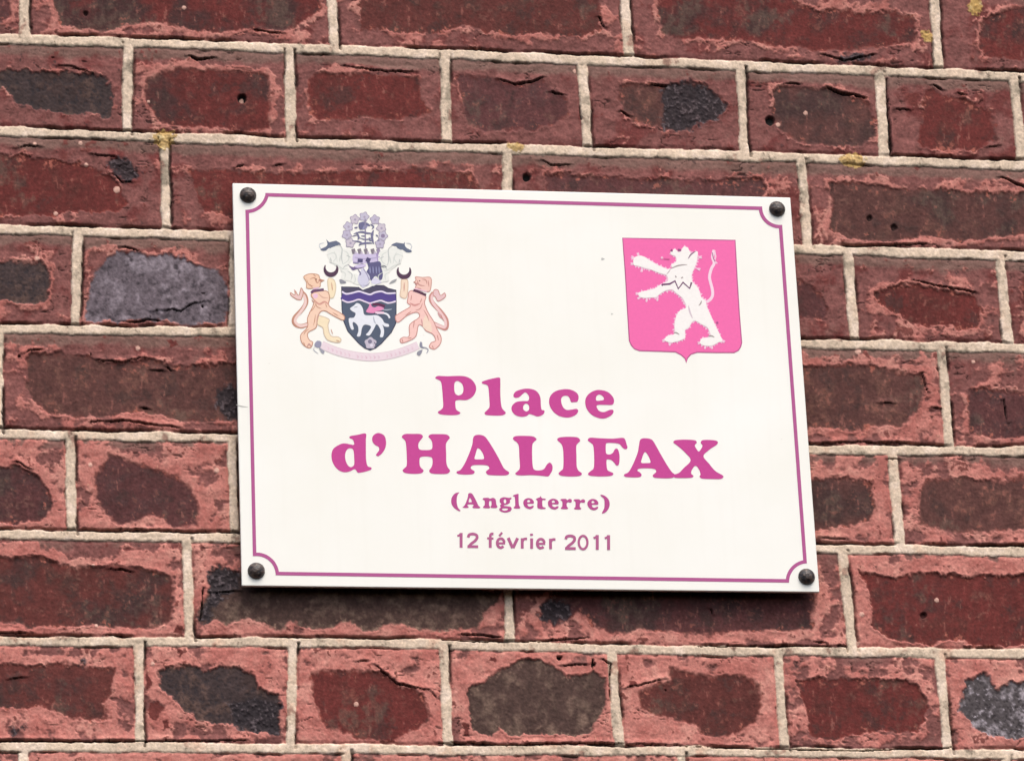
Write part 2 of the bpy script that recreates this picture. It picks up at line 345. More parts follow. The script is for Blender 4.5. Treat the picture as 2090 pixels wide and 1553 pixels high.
# per brick random numbers
rb = np.random.RandomState(5).rand(6, (len(ALLB) + 2) * 64)
r0, r1, r2, r3, r4, r5 = [rb[i][bid] for i in range(6)]
mt = 22 + 22 * r0; mb = 16 + 20 * r1; ml = 16 + 26 * r2; mr = 16 + 26 * r3
a_, b_ = np.minimum(wx - PX + lef - ml, wx - PX + rig - mr), np.minimum(wy - PY + top - mt, wy - PY + bot - mb)
a2 = np.minimum(a_, 30) - 30; b2 = np.minimum(b_, 30) - 30
core = 30 - np.sqrt(a2 * a2 + b2 * b2)
core = np.minimum(core, 30)
CN = {'R': 0, 'Q': 1, 'N': 2, 'M': 3, 'K': 4, 'Y': 5, 'G': 6, 'O': 7}
cls = np.array([0, 0, 1, 2, 3, 3, 2, 7, 1, 4])[(r4 * 9.99).astype(int)]

def poly_sd(pts, x, y):
    """signed distance, positive inside"""
    d2 = np.full(x.shape, 1e12); ins = np.zeros(x.shape, bool)
    n = len(pts)
    for i in range(n):
        x0, y0 = pts[i]; x1, y1 = pts[(i + 1) % n]
        ex, ey = x1 - x0, y1 - y0
        t = np.clip(((x - x0) * ex + (y - y0) * ey) / (ex * ex + ey * ey + 1e-9), 0, 1)
        qx = x - x0 - t * ex; qy = y - y0 - t * ey
        d2 = np.minimum(d2, qx * qx + qy * qy)
        c = ((y0 > y) != (y1 > y))
        xi = x0 + (y - y0) * ex / (ey if abs(ey) > 1e-9 else 1e-9)
        ins ^= (c & (x < xi))
    d = np.sqrt(d2)
    return np.where(ins, d, -d)

def region(pts, pad):
    xs = [p[0] for p in pts]; ys = [p[1] for p in pts]
    return np.nonzero((PX > min(xs) - pad) & (PX < max(xs) + pad) & (PY > min(ys) - pad) & (PY < max(ys) + pad))[0]

for pts, c in CORES:
    # which brick holds it: the most common brick id inside the polygon
    m = region(pts, 0)
    sd_ = poly_sd(pts, PX[m], PY[m])
    ids = bid[m[sd_ > 8]]
    if len(ids) == 0: continue
    vals, cnt = np.unique(ids, return_counts=True)
    b = vals[np.argmax(cnt)]
    m = np.nonzero(bid == b)[0]
    core[m] = np.minimum(poly_sd(pts, wx[m], wy[m]), 30)
    cls[m] = CN[c]
def patch(lst, scale=1.0):
    out = np.full(N, -30.0)
    for pts in lst:
        m = region(pts, 20)
        out[m] = np.maximum(out[m], poly_sd(pts, PX[m] + (wx[m] - PX[m]) * scale, PY[m] + (wy[m] - PY[m]) * scale))
    return out
black = patch(BLACKS, 1.6)
redp = patch(REDS, 1.0)

# hairline cracks that follow the bed direction, in loose clusters
cn = fbm(PX + 6 * fbm(PX, PY, 15, 3, 2), PY, 16, 1, 3, sx=0.3); cm = fbm(PX, PY, 55, 10, 3)
hair_crack = (1 - sstep(0.012, 0.05, np.abs(cn))) * sstep(0.18, 0.5, cm)
crack = np.zeros(N); lip = np.zeros(N)
ox = PX + fbm(PX, PY, 11, 10, 3) * 1.6; oy = PY + fbm(PX, PY, 11, 11, 3) * 1.6
for t_, wd_, pts in CRACKS:
    pts = cp(t_, pts)
    m = region(pts, 16)
    best = np.full(len(m), 1e6); sgn = np.zeros(len(m)); tt = np.zeros(len(m))
    n = len(pts) - 1
    for i in range(n):
        x0, y0 = pts[i]; x1, y1 = pts[i + 1]
        ex, ey = x1 - x0, y1 - y0
        t = np.clip(((ox[m] - x0) * ex + (oy[m] - y0) * ey) / (ex * ex + ey * ey), 0, 1)
        qx = ox[m] - x0 - t * ex; qy = oy[m] - y0 - t * ey
        d = np.hypot(qx, qy)
        w = d < best
        best = np.where(w, d, best); sgn = np.where(w, qy, sgn); tt = np.where(w, (i + t) / n, tt)
    hw = wd_ / K * 0.52 * (0.45 + 0.55 * np.sin(np.clip(tt, 0.02, 0.98) * math.pi)) + fbm(PX[m], PY[m], 18, 12, 2) * 0.5
    crack[m] = np.maximum(crack[m], 1 - sstep(hw * 0.6, hw * 1.25, best))
    lip[m] = np.maximum(lip[m], (1 - sstep(2, 13, best)) * (sgn < 0))
hole = np.zeros(N); peb = np.zeros(N)
for t_, x, y, r, kd in SPOTS:
    (x, y), = cp(t_, [(x, y)]); r = r / K
    m = region([(x, y)], r * 2.2)
    d = np.hypot(PX[m] + 0.3 * (wx[m] - PX[m]) - x, PY[m] + 0.3 * (wy[m] - PY[m]) - y) / r
    v = 1 - sstep(0.7, 1.15, d)
    if kd == 'hole': hole[m] = np.maximum(hole[m], v)
    elif kd == 'pit': hole[m] = np.maximum(hole[m], v * 0.6)
    else:
        d = np.hypot(PX[m] - x, PY[m] - y) / r
        peb[m] = np.maximum(peb[m], np.clip(1 - d * d, 0, 1) ** 0.5)
lich = np.full(N, -1.0); lid = np.zeros(N, int)
for i, (t_, x, y, rx, ry) in enumerate(LICHEN):
    (x, y), = cp(t_, [(x, y)])
    m = region([(x, y)], rx / K * 1.8)
    v = 1 - np.hypot((wx[m] - x) / (rx / K), (wy[m] - y) / (ry / K)) + fbm(PX[m], PY[m], 6, 3, 3) * 0.35
    lich[m] = np.maximum(lich[m], v); lid[m] = i

# groove between brick and ribbon (deepest above bed ribbons and right of upright ones)
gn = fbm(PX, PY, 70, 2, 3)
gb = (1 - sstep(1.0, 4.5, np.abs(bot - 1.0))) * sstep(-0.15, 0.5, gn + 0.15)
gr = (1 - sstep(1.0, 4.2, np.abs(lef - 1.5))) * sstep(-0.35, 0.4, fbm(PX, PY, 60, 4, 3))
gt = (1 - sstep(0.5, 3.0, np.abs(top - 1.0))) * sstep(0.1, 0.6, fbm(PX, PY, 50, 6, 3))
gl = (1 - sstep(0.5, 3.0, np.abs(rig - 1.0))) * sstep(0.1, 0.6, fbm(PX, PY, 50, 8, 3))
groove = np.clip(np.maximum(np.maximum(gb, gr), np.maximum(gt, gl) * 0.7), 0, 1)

F6 = fbm(PX, PY, 3.2, 7, 2); F1 = fbm(PX, PY, 90, 0, 4); F2 = fbm(PX, PY, 34, 3, 5); F3 = fbm(PX, PY, 12, 6, 4); F4 = fbm(PX, PY, 5, 9, 3); F5 = fbm(PX, PY, 40, 11, 5)
FS = fbm(PX, PY, 22, 2, 4, sx=0.28)       # streaks along the courses
lowness = sstep(420, 1420, PY + 60 * F1)     # the pointing coat is redder and cleaner lower down the wall

# ragged, flaking border of the brick faces with stray islands of coat
rag = 0.35 + 1.1 * r1
core = core + 3.0 * F3 * rag + 2.2 * rag * F4 * sstep(22, 4, np.abs(core)) + 3.0 * F5 * sstep(26, 8, np.abs(core))
inside = sstep(-2.2 - 2 * r4, 2.4 + 3 * r4, core)
brick = sstep(-0.9, 1.3, edge)
# pinkish coat mask on the margins
rim = np.exp(-(np.maximum(-core - 1, 0) / (9 + 9 * lowness)) ** 2)
sal = 0.10 + 0.66 * lowness + (0.25 + 0.55 * r3) * rim - 0.50 * (1 - lowness) * (1 - sstep(4, 26, top)) + 0.66 * F2 + 0.42 * FS + 0.26 * F3 + 0.08 * F4 + 0.7 * (r0 - 0.5)
sal = sstep(0.40, 0.64, sal)
shade_dirt = sstep(0.1, 0.8, (1 - sstep(6, 34, top)) * (1 - 0.8 * lowness) * 1.1 + 0.45 * F5 + 0.2 * F3)  # soft shade below the ribbons painted into the colour, plus random dirt patches

# ---------------- relief (metres towards the viewer)
rough_c = np.array([0.18, 0.25, 0.32, 0.3, 0.6, 0.55, 0.7, 0.45])[cls]
h_margin = 0.6 * F2 + 0.40 * F3 + 0.18 * F4 + 0.45 * FS + 0.5 * sal
h_core = -0.35 - 0.75 * r2 + rough_c * (0.55 * F3 + 0.5 * F4 + 0.3 * F2)
h_b = h_margin * (1 - inside) + h_core * inside
h_b += (0.15 + 0.8 * r5) * np.exp(-((core + 3.2) / 2.6) ** 2) * (0.6 + 0.5 * F2)
bl = sstep(-5, 6, black + 4 * F3 + 5 * F4 + 3 * F2) * brick
h_b += bl * (0.6 * F4 + 0.4 * F3 - 0.4)
h_b += 1.3 * lip * (1 - crack)
round_ = 1 - np.clip(edge, 0, 9) / 9
h_b -= 1.3 * round_ ** 2
h_r = 0.75 + 0.3 * F2 + 0.16 * F4 + 0.2 * F3 - 0.7 * (1 - np.clip(-edge, 0, 5) / 5) ** 2
H = h_b * brick + h_r * (1 - brick)
H -= 3.0 * groove
H -= 4.2 * crack
H -= 1.0 * hair_crack * brick * (1 - inside)
H -= 4.5 * hole
H += 0.7 * peb
H += np.where(lich > 0, 0.9 * np.sqrt(np.clip(lich, 0, 1)) + 0.7 * F4 * (lich > 0), 0)
H *= 0.00082
H = np.clip(H, -0.006, 0.0052)

# ---------------- pigment
P = {}
base = np.stack([pig(102, 45, 42), pig(96, 49, 45), pig(90, 57, 53), pig(90, 53, 53), pig(62, 50, 50), pig(100, 90, 97), pig(78, 72, 74), pig(76, 57, 52)])
alt = np.stack([pig(88, 45, 41), pig(82, 53, 48), pig(104, 70, 62), pig(80, 54, 54), pig(88, 68, 62), pig(132, 122, 130), pig(150, 142, 148), pig(104, 84, 74)])
C = base[cls]
C = mix3(C, alt[cls], sstep(-0.1, 0.7, F2 * 0.7 + F3 * 0.6))
C = C * (1 + 0.17 * F4 + 0.14 * F3 + 0.10 * F1 + 0.12 * FS + (r5 - 0.5) * 0.14)[:, None]
# charcoal firing stains on some of the bricks
C = mix3(C, pig(58, 43, 43)[None, :], sstep(-0.2, 0.6, F1 + 0.45 * F2 + 0.25 * F3 + 1.4 * (r3 - 0.75)) * 0.75 * (cls < 4))
# red stain running at the face borders
C = mix3(C, pig(122, 56, 48)[None, :], sstep(9, 0, core) * sstep(-0.3, 0.5, F3) * (cls < 4) * 0.6)
# dark weathering, grey-brown blooms
C = mix3(C, pig(62, 46, 44)[None, :], sstep(0.2, 0.7, F5 + 0.35 * F4) * 0.65 * (cls < 5))
FV = fbm(PX * 2.6, PY * 0.7, 18, 7, 4)
C = mix3(C, pig(96, 80, 70)[None, :], sstep(0.35, 0.9, F1 + 0.5 * F3 + 0.3 * FV) * 0.45 * (cls < 4))
C = C * (1 + 0.16 * FV)[:, None]
C = mix3(C, pig(150, 96, 86)[None, :], sstep(0.62, 0.85, FV + 0.3 * F4) * 0.5 * (cls < 4))
C = mix3(C, pig(116, 84, 74)[None, :], sstep(0.5, 0.95, -F5 + 0.4 * F4) * 0.4 * (cls < 4))
C = mix3(C, pig(168, 98, 84)[None, :], sstep(0.50, 0.72, F3 * 0.8 + F4 * 0.5 + 0.3 * F2) * 0.8 * (cls < 4) * (1 - sstep(8, 24, core) * 0.75))
C = mix3(C, pig(168, 160, 168)[None, :], sstep(0.55, 0.8, F4 + 0.3 * F3) * 0.8 * (cls == 6))
C = mix3(C, pig(48, 42, 46)[None, :], sstep(0.3, 0.6, -F4 - 0.3 * F3) * 0.8 * ((cls == 6) | (cls == 4)))
C = mix3(C, pig(60, 54, 60)[None, :], sstep(0.35, 0.7, -F3 - 0.4 * F4) * 0.75 * (cls == 5))
C = mix3(C, pig(150, 122, 105)[None, :], sstep(0.5, 0.75, F4 + 0.35 * F3) * 0.55 * (cls == 7) * sstep(20, 5, np.minimum(core, top)))
# margins
plum = pig(124, 78, 74)[None, :] * (1 + 0.22 * F3 + 0.20 * F4 + 0.12 * F1)[:, None]
plum = mix3(plum, pig(104, 48, 46)[None, :], sstep(-0.1, 0.6, F2 - 0.2 * F5) * 0.85)
plum = mix3(plum, pig(120, 100, 90)[None, :], shade_dirt * 0.6)
salm = pig(186, 121, 111)[None, :] * (1 + 0.10 * F3 + 0.10 * F4 + 0.08 * F2)[:, None]
salm = mix3(salm, pig(166, 98, 90)[None, :], sstep(-0.1, 0.6, F5 + 0.4 * F4) * 0.8)
salm = mix3(salm, pig(204, 148, 134)[None, :], sstep(0.15, 0.7, -F5 + 0.5 * F3) * 0.5)
salm = salm * (0.86 + 0.16 * lowness)[:, None]
salm = mix3(salm, pig(204, 150, 128)[None, :], sstep(0.72, 0.95, F4 * 0.8 + F3 * 0.45) * 0.7)
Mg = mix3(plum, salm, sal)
Mg = mix3(Mg, pig(108, 56, 51)[None, :], sstep(0.58, 0.70, F3 * 0.8 + 0.45 * F2 - 0.3 * F5) * 0.9)
Mg = mix3(Mg, pig(62, 46, 46)[None, :], sstep(0.70, 0.86, -F3 * 0.8 + 0.5 * F4 + 0.3 * FS) * 0.7 * (0.3 + 0.7 * (r2 > 0.5)))
Mg = mix3(Mg, pig(100, 48, 44)[None, :], sstep(-1, 1.5, redp))
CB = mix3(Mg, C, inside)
CB = mix3(CB, mix3(np.repeat(pig(46, 40, 44)[None, :], N, 0), pig(92, 82, 86)[None, :], sstep(0.25, 0.7, F4 + 0.3 * F3)), bl * 0.95)
# joints
J = pig(212, 192, 170)[None, :] * (1 + 0.07 * F4 + 0.06 * F3 + 0.05 * F1)[:, None]
J = mix3(J, pig(214, 176, 152)[None, :], sstep(0.25, 0.8, F5) * 0.5 * (0.4 + lowness))
J = mix3(J, pig(232, 212, 194)[None, :], sstep(0.1, 0.6, -F2 - 0.3 * F4) * 0.7)
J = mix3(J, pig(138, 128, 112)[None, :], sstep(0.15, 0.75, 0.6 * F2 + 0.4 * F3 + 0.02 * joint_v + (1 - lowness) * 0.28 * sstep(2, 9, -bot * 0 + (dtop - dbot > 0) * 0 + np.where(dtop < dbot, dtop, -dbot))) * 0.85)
J = mix3(J, pig(150, 100, 88)[None, :], sstep(0.55, 0.85, F2 + 0.4 * F5) * 0.55)
J = mix3(J, pig(96, 84, 74)[None, :], sstep(0.55, 0.8, F4 * 0.7 + F2 * 0.6) * 0.7)
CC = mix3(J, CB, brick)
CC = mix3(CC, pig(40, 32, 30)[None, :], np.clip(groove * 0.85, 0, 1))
CC = mix3(CC, pig(40, 29, 28)[None, :], hair_crack * brick * (1 - inside) * 0.7)
CC = CC * (1 + 0.10 * F6)[:, None]
CC = mix3(CC, pig(26, 20, 20)[None, :], crack)
CC = mix3(CC, pig(24, 19, 20)[None, :], hole)
CC = mix3(CC, pig(214, 172, 156)[None, :], sstep(0.25, 0.6, peb) * 0.85)
LC = mix3(np.repeat(pig(192, 160, 98)[None, :], N, 0), pig(166, 134, 74)[None, :], sstep(-0.2, 0.6, F4))
LC = mix3(LC, pig(220, 200, 150)[None, :], sstep(0.3, 0.8, F3))
CC = mix3(CC, LC, sstep(0.0, 0.2, lich) * 0.85)
CC = np.clip(CC, 0.008, 0.8)

def wall_material():
    m = bpy.data.materials.new('weathered_brickwork')
    m.use_nodes = True
    n = m.node_tree; L = n.links
    b = n.nodes['Principled BSDF']
    at = n.nodes.new('ShaderNodeAttribute'); at.attribute_name = 'pigment'
    tc = n.nodes.new('ShaderNodeTexCoord')
    n1 = n.nodes.new('ShaderNodeTexNoise'); n1.inputs['Scale'].default_value = 520; n1.inputs['Detail'].default_value = 5; n1.inputs['Roughness'].default_value = 0.65
    n2 = n.nodes.new('ShaderNodeTexNoise'); n2.inputs['Scale'].default_value = 150; n2.inputs['Detail'].default_value = 6; n2.inputs['Roughness'].default_value = 0.7
    vo = n.nodes.new('ShaderNodeTexVoronoi'); vo.inputs['Scale'].default_value = 330
    for t in (n1, n2, vo): L.new(tc.outputs['Object'], t.inputs['Vector'])
    mr1 = n.nodes.new('ShaderNodeMapRange'); mr1.inputs['From Min'].default_value = 0.3; mr1.inputs['From Max'].default_value = 0.7
    mr1.inputs['To Min'].default_value = 0.80; mr1.inputs['To Max'].default_value = 1.22
    L.new(n1.outputs[0], mr1.inputs['Value'])
    mr2 = n.nodes.new('ShaderNodeMapRange'); mr2.inputs['From Min'].default_value = 0.3; mr2.inputs['From Max'].default_value = 0.7
    mr2.inputs['To Min'].default_value = 0.84; mr2.inputs['To Max'].default_value = 1.16
    L.new(n2.outputs[0], mr2.inputs['Value'])
    mul = n.nodes.new('ShaderNodeMath'); mul.operation = 'MULTIPLY'
    L.new(mr1.outputs[0], mul.inputs[0]); L.new(mr2.outputs[0], mul.inputs[1])
    vm = n.nodes.new('ShaderNodeVectorMath'); vm.operation = 'SCALE'
    L.new(at.outputs['Color'], vm.inputs[0]); L.new(mul.outputs[0], vm.inputs['Scale'])
    L.new(vm.outputs[0], b.inputs['Base Color'])
    b.inputs['Roughness'].default_value = 0.88
    b.inputs['Specular IOR Level'].default_value = 0.22
    ad = n.nodes.new('ShaderNodeMath'); ad.operation = 'ADD'
    L.new(n1.outputs[0], ad.inputs[0]); L.new(vo.outputs['Distance'], ad.inputs[1])
    bp = n.nodes.new('ShaderNodeBump'); bp.inputs['Strength'].default_value = 0.4; bp.inputs['Distance'].default_value = 0.0005
    L.new(ad.outputs[0], bp.inputs['Height'])
    L.new(bp.outputs[0], b.inputs['Normal'])
    return m
WALL_MAT = wall_material()

verts = np.stack([U, -H, -V], -1).astype(np.float32)      # local to the wall empty at (0,0,ZC)
ii = np.arange(nx * ny).reshape(ny, nx)
quads = np.stack([ii[:-1, :-1], ii[1:, :-1], ii[1:, 1:], ii[:-1, 1:]], -1).reshape(-1, 4)
q_edge = edge[quads].mean(1)
q_lich = (lich[quads] > 0.0).sum(1) >= 3
q_lid = lid[quads[:, 0]]

def grid_part(name, sel, parent):
    q = quads[sel]
    used, inv = np.unique(q, return_inverse=True)
    inv = inv.reshape(q.shape)
    me = bpy.data.meshes.new(name)
    me.vertices.add(len(used)); me.vertices.foreach_set('co', verts[used].ravel())
    me.loops.add(inv.size); me.loops.foreach_set('vertex_index', inv.ravel().astype(np.int32))
    me.polygons.add(len(q))
    me.polygons.foreach_set('loop_start', np.arange(0, inv.size, 4, dtype=np.int32))
    me.polygons.foreach_set('loop_total', np.full(len(q), 4, dtype=np.int32))
    me.update(calc_edges=True)
    me.polygons.foreach_set('use_smooth', np.ones(len(q), dtype=bool))
    ca = me.attributes.new('pigment', 'FLOAT_COLOR', 'POINT')
    c4 = np.ones((len(used), 4), np.float32); c4[:, :3] = CC[used]
    ca.data.foreach_set('color', c4.ravel())
    me.materials.append(WALL_MAT)
    ob = bpy.data.objects.new(name, me)
    COL.objects.link(ob)
    ob.parent = parent
    return ob

wall = empty('brick_wall', (0, 0, ZC))
tag(wall, 'weathered dark red brick wall with pale raised pointing behind the sign', 'wall')
is_l = q_lich
grid_part('brickwork', (q_edge > 0) & ~is_l, wall)
grid_part('mortar_pointing', (q_edge <= 0) & ~is_l, wall)
for i in range(len(LICHEN)):
    s = is_l & (q_lid == i)
    if s.sum(): grid_part('lichen', s, wall)['label'] = 'yellow lichen tuft growing on the pointing'

def add_box(name, x0, x1, y0, y1, z0, z1, mat, parent, bevel=0.0, seg=3):
    import bmesh
    bm = bmesh.new()
    bmesh.ops.create_cube(bm, size=1)
    for v in bm.verts:
        v.co = Vector((x0 + (v.co.x + .5) * (x1 - x0), y0 + (v.co.y + .5) * (y1 - y0), z0 + (v.co.z + .5) * (z1 - z0)))
    if bevel:
        bmesh.ops.bevel(bm, geom=list(bm.edges), offset=bevel, segments=seg, affect='EDGES', profile=0.5)
    me = bpy.data.meshes.new(name); bm.to_mesh(me); bm.free()
    me.materials.append(mat)
    ob = bpy.data.objects.new(name, me); COL.objects.link(ob); ob.parent = parent
    return ob
add_box('wall_body', GX[0], GX[-1], 0.0085, 0.23, -GY[-1], -GY[0], ink((96, 60, 54), 0.9), wall)

# ------------------------------------------------------------------ the sign
W_FRONT = -0.0118         # front face of the plate, about 12 mm before the wall plane
THICK = 0.0032
corn = unproj([(475, 374), (1613, 403), (1673, 1208), (493, 1195)], W_FRONT)
uc, vc = corn[:, 0].mean(), corn[:, 1].mean()
sign = empty('street_sign', (uc, W_FRONT, ZC - vc), (math.pi / 2, 0, 0))
# plate axes: X right, Y up, Z towards the viewer; tiny roll measured in the photograph
sign.rotation_euler = (Matrix.Rotation(-SIGN_ROLL * -1, 3, 'Y') @ Matrix.Rotation(math.pi / 2, 3, 'X')).to_euler()
tag(sign, 'white street name plate with magenta lettering and two coats of arms on brick wall', 'street sign')
bpy.context.view_layer.update()
SI = sign.matrix_world.inverted() if sign.matrix_world.translation.length > 0 else None
SMW = Matrix.LocRotScale(sign.location, sign.rotation_euler, None)
SI = SMW.inverted()
A3 = np.array(SI.to_3x3()); T3 = np.array(SI.translation)
def on_sign(pts):
    q = unproj(np.asarray(pts, float), W_FRONT)
    wpt = np.stack([q[:, 0], q[:, 2], ZC - q[:, 1]], -1)
    l = wpt @ A3.T + T3
    return l[:, :2]

cl = on_sign([(475, 374), (1613, 403), (1673, 1208), (493, 1195)])
hx = (cl[1, 0] - cl[0, 0] + cl[2, 0] - cl[3, 0]) / 4
hy = (cl[0, 1] - cl[3, 1] + cl[1, 1] - cl[2, 1]) / 4
print('plate half size', hx, hy, cl)

def plate_material():
    m = bpy.data.materials.new('white_enamel')
    m.use_nodes = True
    n = m.node_tree; L = n.links
    b = n.nodes['Principled BSDF']
    tc = n.nodes.new('ShaderNodeTexCoord')
    no = n.nodes.new('ShaderNodeTexNoise'); no.inputs['Scale'].default_value = 9; no.inputs['Detail'].default_value = 5
    rp = n.nodes.new('ShaderNodeValToRGB')
    rp.color_ramp.elements[0].position = 0.35; rp.color_ramp.elements[1].position = 0.7
    rp.color_ramp.elements[0].color = (0.78, 0.785, 0.725, 1)
    rp.color_ramp.elements[1].color = (0.815, 0.825, 0.785, 1)
    L.new(tc.outputs['Object'], no.inputs['Vector']); L.new(no.outputs[0], rp.inputs[0])
    # fine specks of dirt
    n2 = n.nodes.new('ShaderNodeTexNoise'); n2.inputs['Scale'].default_value = 110; n2.inputs['Detail'].default_value = 3
    r2 = n.nodes.new('ShaderNodeValToRGB')
    r2.color_ramp.elements[0].position = 0.735; r2.color_ramp.elements[1].position = 0.80
    r2.color_ramp.elements[0].color = (0, 0, 0, 1); r2.color_ramp.elements[1].color = (0.35, 0.35, 0.35, 1)
    L.new(tc.outputs['Object'], n2.inputs['Vector']); L.new(n2.outputs[0], r2.inputs[0])
    mx = n.nodes.new('ShaderNodeMix'); mx.data_type = 'RGBA'
    L.new(r2.outputs[0], mx.inputs['Factor']); L.new(rp.outputs[0], mx.inputs['A']); mx.inputs['B'].default_value = (0.5, 0.48, 0.43, 1)
    # faint run-off streaks of old rain
    mp = n.nodes.new('ShaderNodeMapping'); mp.inputs['Scale'].default_value = (1, 0.05, 1)
    n4 = n.nodes.new('ShaderNodeTexNoise'); n4.inputs['Scale'].default_value = 140; n4.inputs['Detail'].default_value = 4
    r4_ = n.nodes.new('ShaderNodeValToRGB'); r4_.color_ramp.elements[0].position = 0.52; r4_.color_ramp.elements[1].position = 0.80
    r4_.color_ramp.elements[0].color = (0, 0, 0, 1); r4_.color_ramp.elements[1].color = (0.07, 0.07, 0.07, 1)
    L.new(tc.outputs['Object'], mp.inputs['Vector']); L.new(mp.outputs[0], n4.inputs['Vector']); L.new(n4.outputs[0], r4_.inputs[0])
    mx2 = n.nodes.new('ShaderNodeMix'); mx2.data_type = 'RGBA'
    L.new(r4_.outputs[0], mx2.inputs['Factor']); L.new(mx.outputs['Result'], mx2.inputs['A']); mx2.inputs['B'].default_value = (0.62, 0.60, 0.52, 1)
    L.new(mx2.outputs['Result'], b.inputs['Base Color'])
    b.inputs['Roughness'].default_value = 0.33
    b.inputs['Specular IOR Level'].default_value = 0.35
    bp = n.nodes.new('ShaderNodeBump'); bp.inputs['Strength'].default_value = 0.12; bp.inputs['Distance'].default_value = 0.001
    n3 = n.nodes.new('ShaderNodeTexNoise'); n3.inputs['Scale'].default_value = 30
    L.new(tc.outputs['Object'], n3.inputs['Vector']); L.new(n3.outputs[0], bp.inputs['Height']); L.new(bp.outputs[0], b.inputs['Normal'])
    return m
plate = add_box('plate', -hx, hx, -hy, hy, -THICK, 0, plate_material(), sign, bevel=0.0007)
for p_ in plate.data.polygons: p_.use_smooth = False

# ---- flat printed artwork, traced in photo pixels and mapped to the plate
def catmull(pts, n=5, closed=True):
    P_ = [np.array(p, float) for p in pts]
    out = []
    m = len(P_)
    rng = range(m) if closed else range(m - 1)
    for i in rng:
        p0 = P_[(i - 1) % m] if (closed or i > 0) else P_[0]
        p1 = P_[i]; p2 = P_[(i + 1) % m]
        p3 = P_[(i + 2) % m] if (closed or i + 2 < m) else P_[-1]
        for k in range(n):
            t = k / n
            out.append(0.5 * ((2 * p1) + (p2 - p0) * t + (2 * p0 - 5 * p1 + 4 * p2 - p3) * t * t + (3 * p1 - p0 - 3 * p2 + p3) * t ** 3))
    if not closed: out.append(P_[-1])
    return [tuple(p) for p in out]

class Art:
    """collects flat inked shapes; build() makes one mesh with a material per colour"""
    def __init__(s, z):
        s.z = z; s.v = []; s.f = []; s.m = []; s.cols = []; s.k = 0
    def _c(s, c):
        if c not in s.cols: s.cols.append(c)
        return s.cols.index(c)
    def poly(s, loops, c, smooth=True, n=5):
        lp = []
        for l in loops:
            l = catmull(l, n) if smooth else list(l)
            lp.append(on_sign(l))
        z = s.z + s.k * 0.000004; s.k += 1
        vv = [[Vector((p[0], p[1], 0)) for p in l] for l in lp]
        tris = tessellate_polygon(vv)
        base_ = len(s.v)
        flat = [p for l in vv for p in l]
        s.v += [(p.x, p.y, z) for p in flat]
        ci = s._c(c)
        for t in tris:
            a, b, d = [flat[i] for i in t]
            ar = (b.x - a.x) * (d.y - a.y) - (b.y - a.y) * (d.x - a.x)
            if abs(ar) < 1e-13: continue
            s.f.append(tuple(base_ + i for i in (t if ar > 0 else t[::-1]))); s.m.append(ci)
    def stroke(s, pts, w, c, smooth=True, taper=False, closed=False):
        pts = catmull(pts, 5, closed) if smooth else list(pts)
        if closed: pts = pts + [pts[0]]
        P_ = np.array(pts, float)
        d = np.gradient(P_, axis=0)
        if closed: d[0] = d[-1] = (P_[1] - P_[-2])
        if not smooth and not closed:
            # mitred corners
            sg = P_[1:] - P_[:-1]; sg /= np.linalg.norm(sg, axis=1)[:, None] + 1e-9
            d = np.vstack([sg[:1], sg[:-1] + sg[1:], sg[-1:]])
        d /= np.linalg.norm(d, axis=1)[:, None] + 1e-9
        nrm = np.stack([-d[:, 1], d[:, 0]], -1)
        ww = np.full(len(P_), w / 2.0)
        if taper:
            t = np.linspace(0, 1, len(P_)); ww = ww * (0.25 + 0.75 * np.sin(np.pi * np.clip(t, 0.03, 0.97)))
        Lp = on_sign(P_ + nrm * ww[:, None]); Rp = on_sign(P_ - nrm * ww[:, None])
        z = s.z + s.k * 0.000004; s.k += 1
        b0 = len(s.v); ci = s._c(c)
        for a, b in zip(Lp, Rp): s.v += [(a[0], a[1], z), (b[0], b[1], z)]
        for i in range(len(P_) - 1):
            a, b, c_, e = b0 + 2 * i, b0 + 2 * i + 1, b0 + 2 * i + 3, b0 + 2 * i + 2
            va, vb, vc_ = s.v[a], s.v[b], s.v[c_]
            ar = (vb[0] - va[0]) * (vc_[1] - va[1]) - (vb[1] - va[1]) * (vc_[0] - va[0])
            s.f.append((a, b, c_, e) if ar > 0 else (e, c_, b, a)); s.m.append(ci)
    def disc(s, x, y, r, c, lobes=0, amp=0.0, ry=None, rot=0.0):
        ry = ry or r
        pts = []
        for i in range(40):
            a = i / 40 * 2 * math.pi
            q = 1 + amp * math.cos(lobes * a + rot)
            pts.append((x + r * q * math.cos(a), y + ry * q * math.sin(a)))
        s.poly([pts], c, smooth=False)
    def build(s, name, parent, rough=0.45):
        me = bpy.data.meshes.new(name)
        me.from_pydata(s.v, [], s.f)
        for c in s.cols: me.materials.append(ink(c, rough))
        me.polygons.foreach_set('material_index', s.m)
        me.update()
        ob = bpy.data.objects.new(name, me); COL.objects.link(ob); ob.parent = parent
        return ob

def tr(ox_, oy_, sc, pts):
    return [(ox_ + x / sc, oy_ + y / sc) for x, y in pts]
L1 = lambda p: tr(660, 750, 4.75, p)
L2 = lambda p: tr(1080, 750, 4.976, p)
L3 = lambda p: tr(900, 990, 5.649, p)
S1 = lambda p: tr(570, 410, 4.314, p)
S2 = lambda p: tr(1220, 460, 5.176, p)
Z0 = 0.00012

